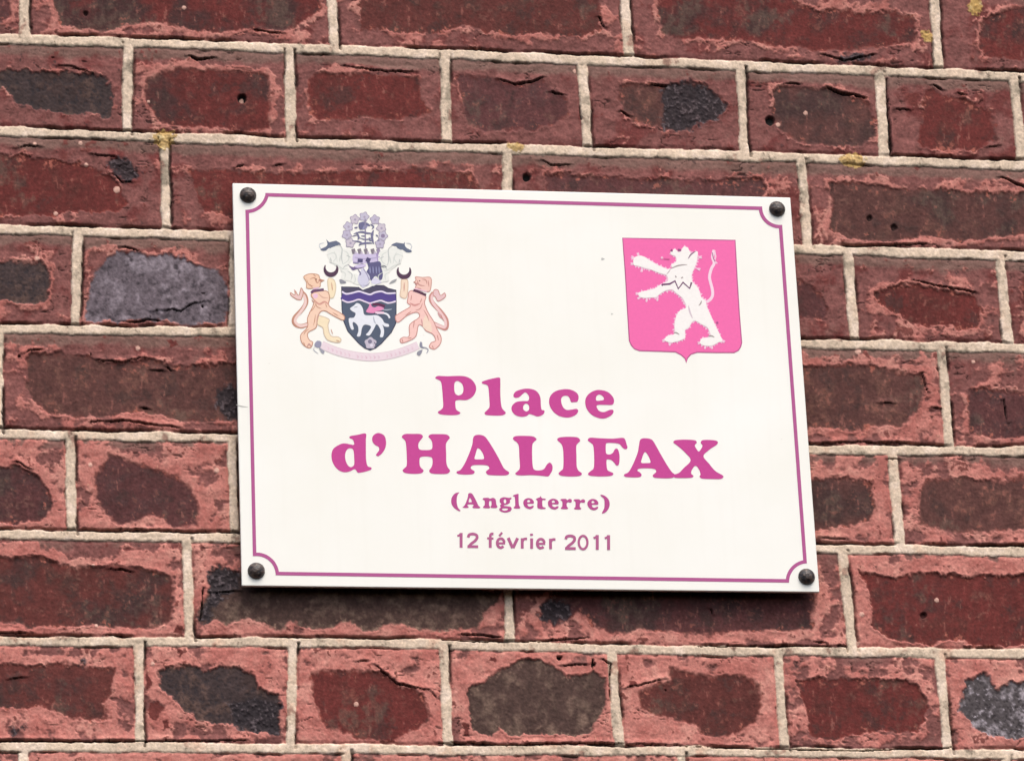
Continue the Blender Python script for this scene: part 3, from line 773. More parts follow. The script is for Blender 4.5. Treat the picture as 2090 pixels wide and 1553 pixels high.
# border line with scooped corners round the screws
BL = (184, 92, 150)
def arc(cx, cy, p, q, n=14):
    a0 = math.atan2(p[1] - cy, p[0] - cx); a1 = math.atan2(q[1] - cy, q[0] - cx)
    while a1 - a0 > math.pi: a1 -= 2 * math.pi
    while a1 - a0 < -math.pi: a1 += 2 * math.pi
    r0_ = math.hypot(p[0] - cx, p[1] - cy); r1_ = math.hypot(q[0] - cx, q[1] - cy)
    return [(cx + (r0_ + (r1_ - r0_) * i / n) * math.cos(a0 + (a1 - a0) * i / n), cy + (r0_ + (r1_ - r0_) * i / n) * math.sin(a0 + (a1 - a0) * i / n)) for i in range(n + 1)]
bd = Art(Z0)
tl = arc(503, 390, (504.5, 432), (545, 398)); trr = arc(1590, 422, (1552, 425.5), (1593, 463))
br = arc(1649, 1186, (1643, 1146), (1607, 1185)); blc = arc(523, 1173, (566, 1170), (519.5, 1131))
def seg(a, b, n=12):
    return [(a[0] + (b[0] - a[0]) * i / n, a[1] + (b[1] - a[1]) * i / n) for i in range(1, n)]
for line in (tl, trr, br, blc): bd.stroke(line, 7.2, BL, smooth=False)
bd.k = 0; 
def run(a, b, horiz):
    e = 3.5
    d = np.array(b) - np.array(a); d = d / np.linalg.norm(d)
    a2_ = np.array(a) - d * e; b2_ = np.array(b) + d * e
    bd.stroke([tuple(a2_)] + seg(a2_, b2_) + [tuple(b2_)], 7.2, BL, smooth=False)
bd.k = 4
run(tl[-1], trr[0], 1); run(trr[-1], br[0], 0); run(br[-1], blc[0], 1); run(blc[-1], tl[0], 0)
bd.build('border_line', sign)

MAG = (205, 72, 154)
G_H = L1([(760,672),(790,645),(860,643),(940,645),(965,670),(945,700),(925,730),(920,765),(935,795),(985,800),(1035,797),(1055,780),(1055,730),(1040,695),(1018,672),(1040,648),(1110,645),(1195,650),(1225,680),(1205,710),(1188,745),(1190,830),(1192,920),(1205,965),(1228,1000),(1200,1028),(1120,1032),(1045,1025),(1025,1000),(1045,970),(1058,930),(1055,880),(1030,865),(985,862),(945,868),(932,890),(935,950),(950,975),(972,1000),(945,1025),(870,1030),(795,1022),(768,997),(790,972),(808,945),(808,850),(800,735),(785,700)])
G_A = [L1([(1500,652),(1545,658),(1580,685),(1640,775),(1700,880),(1750,975),(1800,1015),(1780,1042),(1700,1045),(1600,1040),(1575,1012),(1590,995),(1608,975),(1590,950),(1520,944),(1450,948),(1428,970),(1440,988),(1466,1008),(1450,1032),(1380,1038),(1305,1030),(1292,1008),(1330,990),(1370,930),(1415,830),(1445,740),(1450,690),(1465,662)]),
       L1([(1500,782),(1525,800),(1550,845),(1555,885),(1510,890),(1466,885),(1475,840),(1488,795)])]
G_L = L2([(-165,721),(-141,698),(-50,693),(40,700),(75,730),(50,755),(32,790),(30,900),(35,990),(50,1035),(100,1045),(150,1030),(180,985),(210,965),(235,995),(235,1040),(215,1080),(190,1105),(120,1098),(20,1092),(-60,1095),(-120,1092),(-142,1075),(-115,1050),(-95,1015),(-100,900),(-105,800),(-125,760),(-150,742)])
G_I = L2([(285,735),(310,710),(400,703),(490,710),(518,742),(495,770),(478,800),(480,900),(483,1000),(500,1045),(535,1075),(510,1100),(420,1106),(325,1098),(298,1075),(320,1050),(345,1020),(348,900),(342,820),(325,775)])
G_F = L2([(595,740),(620,713),(720,718),(850,722),(950,714),(975,735),(990,780),(998,815),(980,830),(950,815),(920,780),(880,768),(800,765),(780,780),(778,840),(785,875),(820,882),(850,865),(870,830),(895,825),(912,860),(918,920),(910,985),(885,995),(862,965),(830,938),(795,932),(785,950),(788,1010),(800,1045),(852,1072),(835,1098),(730,1106),(620,1098),(598,1077),(625,1050),(655,1020),(660,920),(652,800),(630,768)])
G_A2 = [L2([(1180,718),(1230,725),(1265,755),(1330,870),(1400,990),(1450,1062),(1476,1085),(1460,1118),(1380,1125),(1275,1118),(1255,1095),(1275,1075),(1290,1055),(1270,1030),(1190,1022),(1115,1028),(1100,1048),(1125,1065),(1142,1090),(1120,1112),(1040,1115),(975,1108),(965,1085),(1010,1060),(1055,980),(1100,870),(1115,790),(1125,740),(1145,722)]),
        L2([(1178,858),(1200,880),(1225,930),(1230,965),(1180,970),(1138,965),(1145,925),(1160,880)])]
G_X = L2([(1465,762),(1485,738),(1580,732),(1680,738),(1702,762),(1682,790),(1695,820),(1722,852),(1750,820),(1760,790),(1742,765),(1760,738),(1840,735),(1905,745),(1915,770),(1890,795),(1830,835),(1770,900),(1830,980),(1890,1050),(1970,1100),(1950,1130),(1870,1132),(1760,1128),(1730,1105),(1740,1085),(1725,1035),(1690,998),(1655,1035),(1645,1075),(1668,1100),(1650,1118),(1560,1122),(1480,1118),(1465,1090),(1520,1070),(1570,1020),(1640,940),(1570,850),(1500,790)])
G_d = [L1([(410,640),(412,700),(412,800),(415,900),(430,955),(465,970),(460,990),(410,1008),(340,1020),(320,1000),(300,985),(260,1005),(200,1015),(135,985),(90,920),(78,850),(95,790),(150,750),(200,735),(260,745),(290,750),(298,735),(285,700),(255,685),(260,665),(330,652)]),
       L1([(262,782),(290,800),(298,870),(298,940),(270,965),(240,950),(215,900),(212,840),(230,795)])]
G_q = L1([(540,635),(590,660),(608,720),(600,780),(570,830),(535,858),(510,850),(520,830),(540,800),(535,770),(500,750),(475,715),(475,675),(500,645)])
G_P = [L1([(1085,105),(1110,82),(1200,85),(1340,82),(1420,105),(1470,160),(1480,220),(1450,280),(1390,315),(1320,315),(1282,325),(1280,370),(1290,410),(1328,438),(1300,458),(1215,462),(1130,452),(1110,430),(1140,410),(1160,380),(1158,300),(1145,160),(1125,125)]),
       L1([(1305,132),(1345,160),(1358,210),(1345,255),(1305,270),(1275,245),(1268,190),(1275,145)])]
G_l = L1([(1705,98),(1715,140),(1715,250),(1722,350),(1735,400),(1768,438),(1740,462),(1660,466),(1580,460),(1562,440),(1590,410),(1610,380),(1608,300),(1600,200),(1585,170),(1540,155),(1545,135),(1620,112)])
G_a = [L1([(1842,268),(1870,230),(1960,205),(2040,215),(2085,250),(2105,300),(2108,363),(2116,408),(2143,418),(2133,453),(2081,475),(2035,462),(1998,452),(1970,470),(1920,478),(1860,460),(1825,415),(1830,370),(1870,335),(1930,325),(1985,322),(1992,280),(1960,242),(1930,260),(1895,290),(1855,292)]),
       L1([(1965,350),(1992,370),(1992,410),(1965,425),(1938,405),(1940,370)])]
G_c = L2([(360,220),(430,228),(485,260),(502,300),(490,345),(455,352),(425,350),(410,310),(385,288),(345,292),(325,320),(330,370),(350,410),(380,430),(430,428),(480,420),(498,440),(480,475),(430,502),(370,508),(290,485),(230,430),(202,360),(215,290),(270,240)])
G_e = [L2([(720,228),(800,250),(850,300),(862,345),(845,378),(780,380),(700,380),(685,400),(710,440),(760,452),(820,430),(855,435),(845,475),(790,510),(730,518),(650,490),(590,430),(568,350),(590,285),(650,240)]),
       L2([(715,275),(750,295),(758,325),(730,335),(690,338),(678,325),(685,290)])]
t1 = Art(Z0)
for g in (G_P, [G_l], G_a, [G_c], G_e): t1.poly(g, MAG)
t1.build('lettering', sign)['label'] = 'magenta serif word Place'
t2 = Art(Z0)
for g in (G_d, [G_q], [G_H], G_A, [G_L], [G_I], [G_F], G_A2, [G_X]): t2.poly(g, MAG)
t2.build('lettering', sign)['label'] = "large magenta serif words d'HALIFAX"

def fit(loops, box):
    xs = [p[0] for p in loops[0]]; ys = [p[1] for p in loops[0]]
    x0, x1, y0, y1 = min(xs), max(xs), min(ys), max(ys)
    (a, b), (c, d) = L3([(box[0], box[1]), (box[2], box[3])])
    return [[(a + (p[0] - x0) / (x1 - x0) * (c - a), b + (p[1] - y0) / (y1 - y0) * (d - b)) for p in l] for l in loops]
SMG = (190, 78, 148)
t3 = Art(Z0)
gp = L3([(212,85),(190,115),(180,180),(195,255),(225,292),(205,298),(150,260),(120,210),(122,150),(155,100),(190,85)])
gp2 = L3([(1840,110),(1880,118),(1925,155),(1945,205),(1935,265),(1900,310),(1860,328),(1858,312),(1880,270),(1885,215),(1880,160),(1845,125)])
gn_ = L3([(490,148),(545,145),(565,155),(600,145),(630,165),(638,220),(650,245),(640,262),(580,262),(572,245),(582,230),(582,190),(570,180),(555,190),(555,235),(568,250),(555,266),(495,264),(485,248),(503,230),(503,180),(483,165)])
gg = [L3([(735,138),(780,145),(812,142),(810,160),(795,172),(795,200),(770,220),(735,228),(722,236),(760,242),(805,250),(815,280),(790,305),(735,315),(685,300),(670,275),(690,255),(680,235),(695,215),(678,195),(680,160),(705,142)]),
      L3([(738,160),(752,176),(750,200),(738,210),(726,200),(724,174)]), L3([(705,272),(735,266),(770,270),(765,286),(735,292),(708,286)])]
gt_ = L3([(1150,125),(1165,150),(1205,156),(1200,172),(1170,175),(1170,235),(1180,252),(1205,258),(1200,272),(1150,275),(1115,262),(1110,230),(1112,180),(1092,165),(1110,150),(1140,138)])
r_ = [(1385,160),(1440,158),(1455,172),(1480,158),(1505,165),(1508,190),(1490,200),(1465,195),(1450,210),(1450,245),(1465,262),(1455,275),(1395,275),(1382,262),(1398,245),(1398,190),(1380,175)]
for g in ([gp], fit(G_A, (250, 90, 452, 266)), [gn_], gg, fit([G_l], (830, 100, 915, 270)), fit(G_e, (948, 148, 1072, 275)), [gt_], fit(G_e, (1232, 155, 1358, 280)), [L3(r_)], [L3([(x + 152, y + 4) for x, y in r_])], fit(G_e, (1688, 158, 1815, 288)), [gp2]):
    t3.poly(g, SMG, n=3)
t3.build('lettering', sign)['label'] = 'small magenta serif word Angleterre in brackets'

# date in a plain sans face, drawn as even pen strokes
t4 = Art(Z0)
DM = (184, 98, 146)
def st(pts, w=27, smooth=False):
    t4.stroke(L3(pts), w * 1.24 / 5.649, DM, smooth=smooth)
def one(x, y):
    st([(x, y), (x, y + 170)], 28)
    st([(x - 44, y + 34), (x - 20, y + 27), (x - 3, y + 6)], 20, True)
def two(x, y, dy=0):
    st([(x + 11, y + 52), (x + 22, y + 22), (x + 62, y + 12), (x + 105, y + 25), (x + 112, y + 58), (x + 88, y + 92), (x + 45, y + 125), (x + 17, y + 157)], 26, True)
    st([(x + 2, y + 157), (x + 126, y + 158)], 26)
def ee(x, y, w=106, h=128):
    cx, cy = x + w / 2, y + h / 2
    pts = []
    for i in range(15):
        a = math.radians(-8 - i / 14 * 310)
        pts.append((cx + (w / 2 - 12) * math.cos(a), cy + (h / 2 - 12) * math.sin(a)))
    st(pts, 25, True)
    st([(x + 14, cy + 2), (x + w - 2, cy + 3)], 20)
one(232, 550); two(303, 550)
st([(568, 608), (568, 722)], 27)
st([(605, 562), (582, 562), (570, 575), (568, 610)], 24, True); st([(532, 612), (605, 614)], 20)
ee(636, 603); st([(672, 585), (705, 545)], 20)
st([(775, 606), (826, 724)], 28); st([(884, 609), (830, 724)], 28)
st([(937, 610), (937, 730)], 27); st([(940, 650), (955, 622), (992, 618)], 24, True)
st([(1045, 612), (1045, 732)], 27); st([(1044, 558), (1044, 582)], 27)
ee(1098, 608)
st([(1262, 616), (1264, 736)], 27); st([(1266, 656), (1282, 628), (1320, 624)], 24, True)
two(1428, 572)
pts = [(1638 + 50 * math.cos(a), 660 + 76 * math.sin(a)) for a in [i / 20 * 2 * math.pi for i in range(20)]]
t4.stroke(L3(pts), 27 / 5.649, DM, smooth=True, closed=True)
one(1802, 574); one(1932, 576)
t4.build('lettering', sign)['label'] = 'thin sans date line 12 fevrier 2011'

# ---- emblem on the right: pink shield with a white rampant lion
sh = S2([(258,132),(560,138),(860,143),(1160,149),(1455,155),(1468,380),(1480,600),(1500,920),(1526,1240),(1515,1285),(1490,1325),(1440,1350),(1250,1350),(1050,1346),(985,1368),(950,1410),(935,1458),(918,1410),(880,1375),(820,1343),(640,1336),(440,1330),(385,1310),(350,1270),(328,1220),(305,850),(285,500)])
e1 = Art(Z0)
e1.poly([sh], (188, 90, 145), smooth=False)
cxs = sum(p[0] for p in sh) / len(sh); cys = sum(p[1] for p in sh) / len(sh)
def inset(poly, d):
    P_ = np.array(poly); n_ = len(P_)
    a = np.roll(P_, 1, 0); b = np.roll(P_, -1, 0)
    t = b - a; t /= np.linalg.norm(t, axis=1)[:, None]
    nn = np.stack([-t[:, 1], t[:, 0]], -1)
    ar = np.sum(P_[:, 0] * b[:, 1] - b[:, 0] * P_[:, 1])
    return [tuple(p) for p in P_ + nn * d * (1 if ar > 0 else -1)]
e1.poly([inset(sh, 2.2)], (250, 114, 182), smooth=False)
emblem = e1.build('emblem_shield', sign); emblem['label'] = 'pink heater shield bearing a white rampant lion'
lion = [(770,285),(800,258),(830,262),(850,285),(880,275),(905,232),(945,235),(965,270),(990,305),(1020,285),(1055,280),(1050,340),(1040,400),(1015,460),(990,530),(1000,600),(1030,630),(1070,690),(1090,760),(1140,800),(1150,860),(1190,950),(1230,1040),(1280,1140),(1315,1220),(1270,1240),(1200,1275),(1120,1270),(1080,1245),(1100,1195),(1190,1180),(1165,1090),(1100,1050),(1030,1010),(990,1030),(960,1085),(920,1110),(920,1190),(850,1225),(770,1240),(705,1215),(735,1170),(810,1150),(810,1060),(830,960),(870,900),(935,870),(900,780),(830,720),(780,680),(700,700),(640,740),(620,760),(560,765),(500,770),(440,755),(430,715),(520,690),(600,670),(660,630),(740,590),(725,530),(660,510),(560,470),(480,450),(420,430),(380,420),(380,350),(430,325),(480,330),(560,380),(650,430),(740,465),(790,450),(775,420),(830,385),(820,330),(780,315)]
rj = random.Random(3)
e2 = Art(Z0 + 0.00006)
hair = inset(S2(lion), -1.0)
hh = []
for i in range(len(hair)):
    a = hair[i]; b = hair[(i + 1) % len(hair)]
    n_ = max(1, int(math.dist(a, b) / 2.6))
    d = (b[0] - a[0], b[1] - a[1]); l = math.hypot(*d) + 1e-6
    ar = sum(hair[k][0] * hair[(k + 1) % len(hair)][1] - hair[(k + 1) % len(hair)][0] * hair[k][1] for k in range(len(hair)))
    sg = 1 if ar > 0 else -1
    for k in range(n_):
        t = k / n_; o_ = rj.uniform(0.2, 4.6) if k % 2 else rj.uniform(-1.2, 0.2)
        hh.append((a[0] + d[0] * t + d[1] / l * o_ * sg, a[1] + d[1] * t - d[0] / l * o_ * sg))
e2.poly([hh], (252, 205, 230), smooth=False)
e2.stroke(S2([(1150,812),(1190,782),(1212,740),(1210,680),(1190,600),(1180,540),(1200,460),(1230,400),(1212,340),(1228,262)]), 6.0, (254, 222, 240))
e2.stroke(S2([(1262, 405), (1235, 375), (1245, 330), (1232, 270)]), 3.0, (252, 210, 232))
e2.stroke(S2([(1210, 290), (1222, 350), (1240, 385)]), 1.8, (150, 80, 130))
for (x, y), angs in (((385, 345), (150, 185, 215)), ((382, 410), (170, 200)), ((432, 325), (240, 265)), ((470, 460), (95, 120)), ((435, 725), (170, 200)), ((450, 760), (140, 160)), ((520, 775), (95, 110)), ((630, 765), (85, 100)),
                     ((715, 1215), (150, 180)), ((770, 1238), (105, 120)), ((1088, 1240), (150, 185)), ((1140, 1272), (100, 115)), ((1205, 1270), (80, 95)), ((1312, 1215), (20, 50)), ((1050, 460), (0, 30)), ((1065, 340), (-20, 15))):
    for an in angs:
        c_, s_ = math.cos(math.radians(an)), math.sin(math.radians(an))
        e2.stroke(S2([(x - 8 * c_, y - 8 * s_), (x + 16 * c_, y + 16 * s_), (x + 38 * c_, y + 38 * s_)]), 3.4, (252, 208, 232), taper=True)
e2.poly([S2(lion)], (255, 253, 250), n=3)
GR = (170, 160, 158)
e2.stroke(S2([(770,462),(850,428),(945,418)]), 3.0, GR, taper=True)
e2.stroke(S2([(725,522),(748,495),(768,465)]), 2.2, (205, 190, 195), taper=True)
e2.stroke(S2([(955,355),(985,310),(1035,276)]), 3.2, (150, 120, 145), taper=True)
e2.stroke(S2([(800,1138),(830,1138),(862,1156)]), 3.2, GR, taper=True)
e2.stroke(S2([(1165,1170),(1200,1170),(1232,1184)]), 3.2, GR, taper=True)
e2.stroke(S2([(1065,850),(1085,830),(1096,798)]), 2.6, GR, taper=True)
e2.stroke(S2([(958,850),(970,910),(1000,985)]), 3.6, (222, 205, 216), taper=True)
e2.stroke(S2([(770, 262), (790, 275)]), 4.5, (150, 70, 125)); e2.stroke(S2([(845, 262), (880, 266)]), 4.5, (150, 80, 130))
e2.stroke(S2([(820, 535), (828, 555)]), 2.5, GR); e2.stroke(S2([(880, 560), (900, 550)]), 2.5, GR)
e2.disc(1220 + 678 / 5.176, 460 + 345 / 5.176, 2.6, (252, 200, 226)); e2.stroke(S2([(700, 355), (758, 360)]), 2.4, (216, 95, 155))
e2.disc(1220 + 1262 / 5.176, 460 + 1030 / 5.176, 2.4, (190, 84, 150))
e2.stroke(S2([(675,640),(685,628),(760,622),(815,590),(850,672),(900,605),(970,668),(990,605)]), 3.8, (112, 62, 108), smooth=False)
e2.build('rampant_lion', emblem)

# ---- coat of arms on the left
OUT = (200, 146, 124)
c1 = Art(Z0)
SHD = [(545,755),(620,756),(700,760),(735,785),(790,765),(840,742),(920,742),(960,768),(1030,785),(1033,900),(1032,1000),(1030,1080),(990,1160),(900,1260),(850,1300),(800,1320),(750,1300),(700,1260),(600,1150),(560,1050),(548,950),(546, 850)]
c1.poly([S1(SHD)], (46, 40, 70), smooth=False)
c1.poly([inset(S1(SHD), 1.6)], (84, 96, 118), smooth=False)
c1.poly([S1([(552,765),(700,766),(738,795),(850,748),(920,750),(960,775),(1024,792),(1024,815),(950,815),(900,802),(840,812),(800,828),(750,815),(700,802),(620,815),(552,800)])], (78, 74, 100), smooth=False)
c1.stroke(S1([(552, 836), (600, 858), (650, 848), (700, 834), (760, 852), (800, 864), (850, 848), (900, 838), (960, 858), (1026, 848)]), 14, (88, 72, 146))
c1.stroke(S1([(552,800),(590,820),(650,810),(700,798),(750,812),(800,825),(840,808),(900,798),(950,815),(1026,812)]), 3.4, (238, 230, 252))
c1.stroke(S1([(552,872),(600,893),(650,885),(700,870),(760,890),(800,902),(860,885),(900,880),(960,900),(1026,885)]), 3.2, (240, 226, 246))
c1.stroke(S1([(820, 912), (870, 912), (930, 930)]), 5.5, (96, 40, 78))
coa = c1.build('coat_of_arms', sign); coa['label'] = 'coat of arms with slate shield held by two lions'
c2 = Art(Z0 + 0.00016)
WT = (240, 244, 252)
c2.poly([S1([(622,950),(655,925),(682,902),(715,915),(737,955),(748,1003),(800,1010),(860,1008),(905,1040),(925,1075),(962,1088),(962,1110),(925,1107),(908,1090),(922,1140),(914,1197),(885,1197),(895,1150),(872,1100),(852,1090),(832,1130),(795,1185),(762,1180),(782,1158),(808,1110),(770,1092),(742,1097),(725,1130),(714,1190),(683,1192),(696,1150),(690,1100),(655,1068),(645,1085),(656,1130),(630,1128),(610,1040),(655,1030),(672,992),(645,975)])], WT, n=3)
c2.stroke(S1([(860, 990), (920, 990), (955, 1005), (972, 1034)]), 3.8, WT)
c2.poly([S1([(765,980),(785,940),(800,900),(815,930),(840,940),(872,928),(920,945),(905,965),(850,975),(830,990)])], (238, 150, 196), n=3)
c2.stroke(S1([(845, 985), (920, 985)]), 4, (250, 215, 236))
c2.stroke(S1([(900, 958), (950, 962), (992, 955)]), 3, (170, 182, 196), taper=True)
c2.stroke(S1([(828, 1020), (836, 1060), (850, 1085)]), 3, (190, 196, 210), taper=True)
c2.stroke(S1([(655, 940), (690, 935)]), 1.6, (160, 168, 186), taper=True)
c2.build('lamb', coa)
c3 = Art(Z0 + 0.00016)
c3.disc(570 + 803 / 4.314, 410 + 1254 / 4.314, 11.5, (204, 196, 212), 5, 0.10, rot=1.5)
c3.disc(570 + 798 / 4.314, 410 + 1240 / 4.314, 4.2, (128, 124, 150)); c3.disc(570 + 812 / 4.314, 410 + 1272 / 4.314, 3.2, (232, 226, 240))
c3.stroke(S1([(836, 1245), (848, 1270), (838, 1292)]), 2, (110, 106, 132))
c3.build('rose', coa)

# supporters
FL, FC = (252, 218, 194), (252, 236, 202)
a = Art(Z0 + 0.00002)
def outl(art, pts, fill, line=OUT, w=1.8, n=4):
    art.poly([S1(pts)], line, n=n); art.poly([inset(catmull(S1(pts), n), w)], fill, smooth=False)
a.stroke(S1([(262,1085),(190,1105),(135,1080),(135,1030),(195,965),(235,900),(228,840),(188,800)]), 9.0, OUT); a.stroke(S1([(262,1085),(190,1102),(145,1072),(145,1035),(200,962),(230,900),(222,845),(190,805)]), 5.4, (246, 216, 210))
outl(a, [(190,765),(215,800),(205,850),(190,875),(150,870),(100,835),(98,805),(135,825),(130,780),(150,800),(170,830)], (240, 206, 202))
outl(a, [(425,690),(480,690),(502,760),(482,850),(440,856),(430,800)], FC, (224, 208, 178))
outl(a, [(335,1010),(440,1040),(432,1100),(455,1185),(520,1195),(548,1225),(520,1252),(430,1232),(392,1180),(380,1120),(330,1085)], FC, (222, 200, 176))
outl(a, [(290,810),(370,790),(430,800),(447,860),(442,925),(540,985),(578,1020),(560,1055),(470,1012),(400,972),(358,990),(338,1060),(326,1120),(262,1158),(252,1190),(270,1225),(298,1245),(280,1295),(238,1292),(195,1250),(185,1180),(245,1110),(245,1030),(290,930),(302,880),(278,840)], FL)
outl(a, [(212,668),(270,640),(345,650),(362,688),(398,700),(366,722),(360,760),(300,775),(240,772),(236,720)], (250, 214, 186), (206, 158, 130))
a.stroke(S1([(300, 865), (350, 910), (400, 890), (440, 920)]), 4.2, (220, 164, 150), taper=True); a.stroke(S1([(345, 815), (380, 850), (430, 855)]), 2.4, (226, 180, 160), taper=True)
a.stroke(S1([(270, 690), (310, 680), (330, 720), (350, 715)]), 2.6, (206, 150, 126), taper=True); a.stroke(S1([(345, 705), (360, 700), (372, 712)]), 4.5, (196, 140, 124), taper=True)
a.stroke(S1([(352, 985), (335, 1030), (330, 1085)]), 2.4, (214, 170, 156), taper=True); a.stroke(S1([(245, 1290), (262, 1262), (285, 1290)]), 3, (206, 158, 150), taper=True)
a.disc(570 + 318 / 4.314, 410 + 838 / 4.314, 5, (246, 206, 230)); a.stroke(S1([(282,812),(300,795),(340,790),(392,782)]), 5.2, (112, 78, 112)); a.stroke(S1([(298, 776), (350, 765)]), 2.8, (240, 200, 228))
for p in ([(262, 985), (300, 950), (322, 905)], [(300, 1100), (312, 1050), (318, 1000)], [(215, 1180), (232, 1150), (262, 1130)], [(470, 985), (520, 1015)], [(455, 1130), (470, 1175)], [(318, 880), (330, 930), (370, 950)],
          [(240, 690), (262, 740), (300, 750)], [(268, 735), (292, 765)], [(300, 650), (322, 668)], [(305, 900), (285, 870)], [(405, 905), (420, 940)], [(460, 720), (468, 790)], [(212, 1245), (226, 1275)], [(500, 1228), (530, 1238)]):
    a.stroke(S1(p), 1.7, (206, 152, 128), taper=True)
a.stroke(S1([(318, 690), (332, 694)]), 2.2, (120, 84, 72), taper=True)
a.build('supporter_lion', coa)['label'] = 'left supporter lion in peach'
b = Art(Z0 + 0.00002)
PK, PO = (252, 210, 202), (208, 148, 140)
b.stroke(S1([(1350,1078),(1420,1110),(1468,1120),(1470,1050),(1420,975),(1350,900),(1335,850),(1360,810)]), 9.0, PO); b.stroke(S1([(1350,1078),(1420,1105),(1460,1110),(1460,1050),(1412,975),(1355,900),(1343,850),(1362,815)]), 5.2, (246, 210, 210))
outl(b, [(1362,782),(1400,785),(1420,830),(1455,808),(1468,840),(1440,870),(1395,888),(1372,850),(1350,830)], (238, 204, 206), PO)
outl(b, [(1075,692),(1132,697),(1134,800),(1115,862),(1062,842),(1068,770)], (250, 228, 204), (224, 196, 172))
outl(b, [(1140,800),(1185,790),(1290,835),(1282,900),(1312,980),(1362,1060),(1392,1130),(1428,1200),(1420,1262),(1368,1310),(1318,1290),(1335,1248),(1372,1228),(1350,1178),(1290,1148),(1262,1110),(1228,1100),(1205,1195),(1135,1240),(1075,1255),(1060,1222),(1090,1198),(1140,1190),(1145,1090),(1228,1025),(1210,985),(1130,1012),(1045,1075),(1018,1020),(1060,985),(1150,930),(1124,900),(1130,850)], PK, PO)
b.poly([S1([(1285, 1010), (1325, 1060), (1345, 1150), (1300, 1140), (1262, 1100)])], (250, 226, 206))
outl(b, [(1198,668),(1260,672),(1338,678),(1335,780),(1310,805),(1250,790),(1195,768),(1207,735),(1180,718),(1200,700)], (248, 208, 196), (212, 160, 148))
b.stroke(S1([(1150, 900), (1190, 920), (1240, 905)]), 4.4, (220, 158, 152), taper=True); b.stroke(S1([(1215, 700), (1230, 740), (1280, 750)]), 2.6, (204, 148, 138), taper=True)
b.stroke(S1([(1195, 735), (1220, 730)]), 4.5, (200, 146, 140), taper=True); b.stroke(S1([(1255, 690), (1290, 700), (1300, 735)]), 2.4, (206, 152, 140), taper=True)
b.stroke(S1([(1395, 985), (1430, 1040)]), 4, (216, 168, 168), taper=True); b.stroke(S1([(1250, 1040), (1262, 1100)]), 2.6, (214, 160, 158), taper=True)
b.stroke(S1([(1180,788),(1235,806),(1292,832)]), 5.4, (92, 52, 78)); b.stroke(S1([(1190, 772), (1240, 785), (1300, 800)]), 2.8, (250, 206, 222))
for p in ([(1270, 960), (1300, 1010), (1318, 1060)], [(1262, 900), (1240, 950), (1200, 965)], [(1190, 1050), (1180, 1120)], [(1390, 1180), (1402, 1230)], [(1110, 1010), (1160, 975)], [(1130, 1215), (1165, 1205)],
          [(1215, 770), (1250, 775)], [(1310, 700), (1318, 760)], [(1165, 830), (1158, 880)], [(1255, 860), (1240, 900)], [(1100, 720), (1098, 800)], [(1078, 1215), (1090, 1245)], [(1345, 1275), (1358, 1300)], [(1420, 1000), (1448, 1060)]):
    b.stroke(S1(p), 1.7, (204, 140, 132), taper=True)
b.stroke(S1([(1228, 706), (1242, 704)]), 2.2, (120, 76, 74), taper=True)
b.build('supporter_lion', coa)['label'] = 'right supporter lion in pink'
for cx_, cy_ in ((455, 606), (1098, 626)):
    cr = Art(Z0 + 0.00006)
    X, Y = 570 + cx_ / 4.314, 410 + cy_ / 4.314
    outer = [(X + 15.2 * math.cos(t), Y + 15.2 * math.sin(t)) for t in np.radians(np.arange(-38, 219, 8))]
    inner = [(X + 10.9 * math.cos(t), Y - 5.0 + 10.9 * math.sin(t)) for t in np.radians(np.arange(196, -17, -8))]
    cr.poly([outer + inner], (84, 56, 82), smooth=False)
    cr.build('crescent', coa)

# crest: ring of roses, thorn bush, mural crown
w_ = Art(Z0)
LV = [(204, 200, 220), (212, 204, 216), (198, 192, 214)]
for i, (x, y) in enumerate([(748,142),(665,165),(842,168),(608,228),(898,240),(594,300),(912,310),(625,372),(885,380)]):
    X, Y = 570 + x / 4.314, 410 + y / 4.314
    w_.disc(X, Y, 9.6, (170, 162, 184), 5, 0.14, rot=i)
    w_.disc(X, Y, 8.0, LV[i % 3], 5, 0.14, rot=i)
    w_.disc(X + 0.5, Y + 0.5, 2.4, (176, 166, 190))
w_.disc(570 + 912 / 4.314, 410 + 310 / 4.314, 4.2, (150, 136, 168))
w_.build('rose_wreath', coa)
b2_ = Art(Z0 + 0.0001)
DK = (122, 122, 156)
b2_.disc(570 + 738 / 4.314, 410 + 220 / 4.314, 9, (150, 152, 190), ry=8)
b2_.poly([S1([(705, 195), (760, 190), (800, 215), (790, 225), (750, 215), (725, 255), (700, 240)])], (112, 112, 150))
b2_.stroke(S1([(756, 160), (757, 300), (760, 420)]), 2.6, (150, 145, 172))
for p, w0 in (([(655, 292), (720, 275), (770, 285), (832, 290)], 4), ([(675, 275), (700, 320), (690, 345)], 4), ([(690, 320), (745, 340), (800, 335), (830, 300)], 2.6), ([(640, 355), (700, 360), (735, 375)], 3.2),
              ([(700, 395), (720, 380), (780, 372), (820, 375)], 4), ([(830, 260), (815, 310), (830, 380)], 5), ([(800, 205), (830, 230), (815, 250)], 3), ([(660, 240), (690, 235)], 3.4), ([(850, 300), (870, 315)], 3), ([(720, 310), (760, 312)], 2.4), ([(790, 320), (800, 350), (830, 345)], 3), ([(690, 300), (640, 315)], 2.2), ([(860, 350), (885, 350)], 2.4)):
    b2_.stroke(S1(p), w0, DK, taper=True)
b2_.build('thorn_bush', coa)
k_ = Art(Z0 + 0.00004)
k_.poly([S1([(660,462),(770,472),(888,458),(892,530),(868,545),(770,550),(655,545)])], (214, 204, 236), n=3)
k_.poly([S1([(850, 462), (890, 455), (890, 560), (868, 560)])], (176, 160, 206), smooth=False)
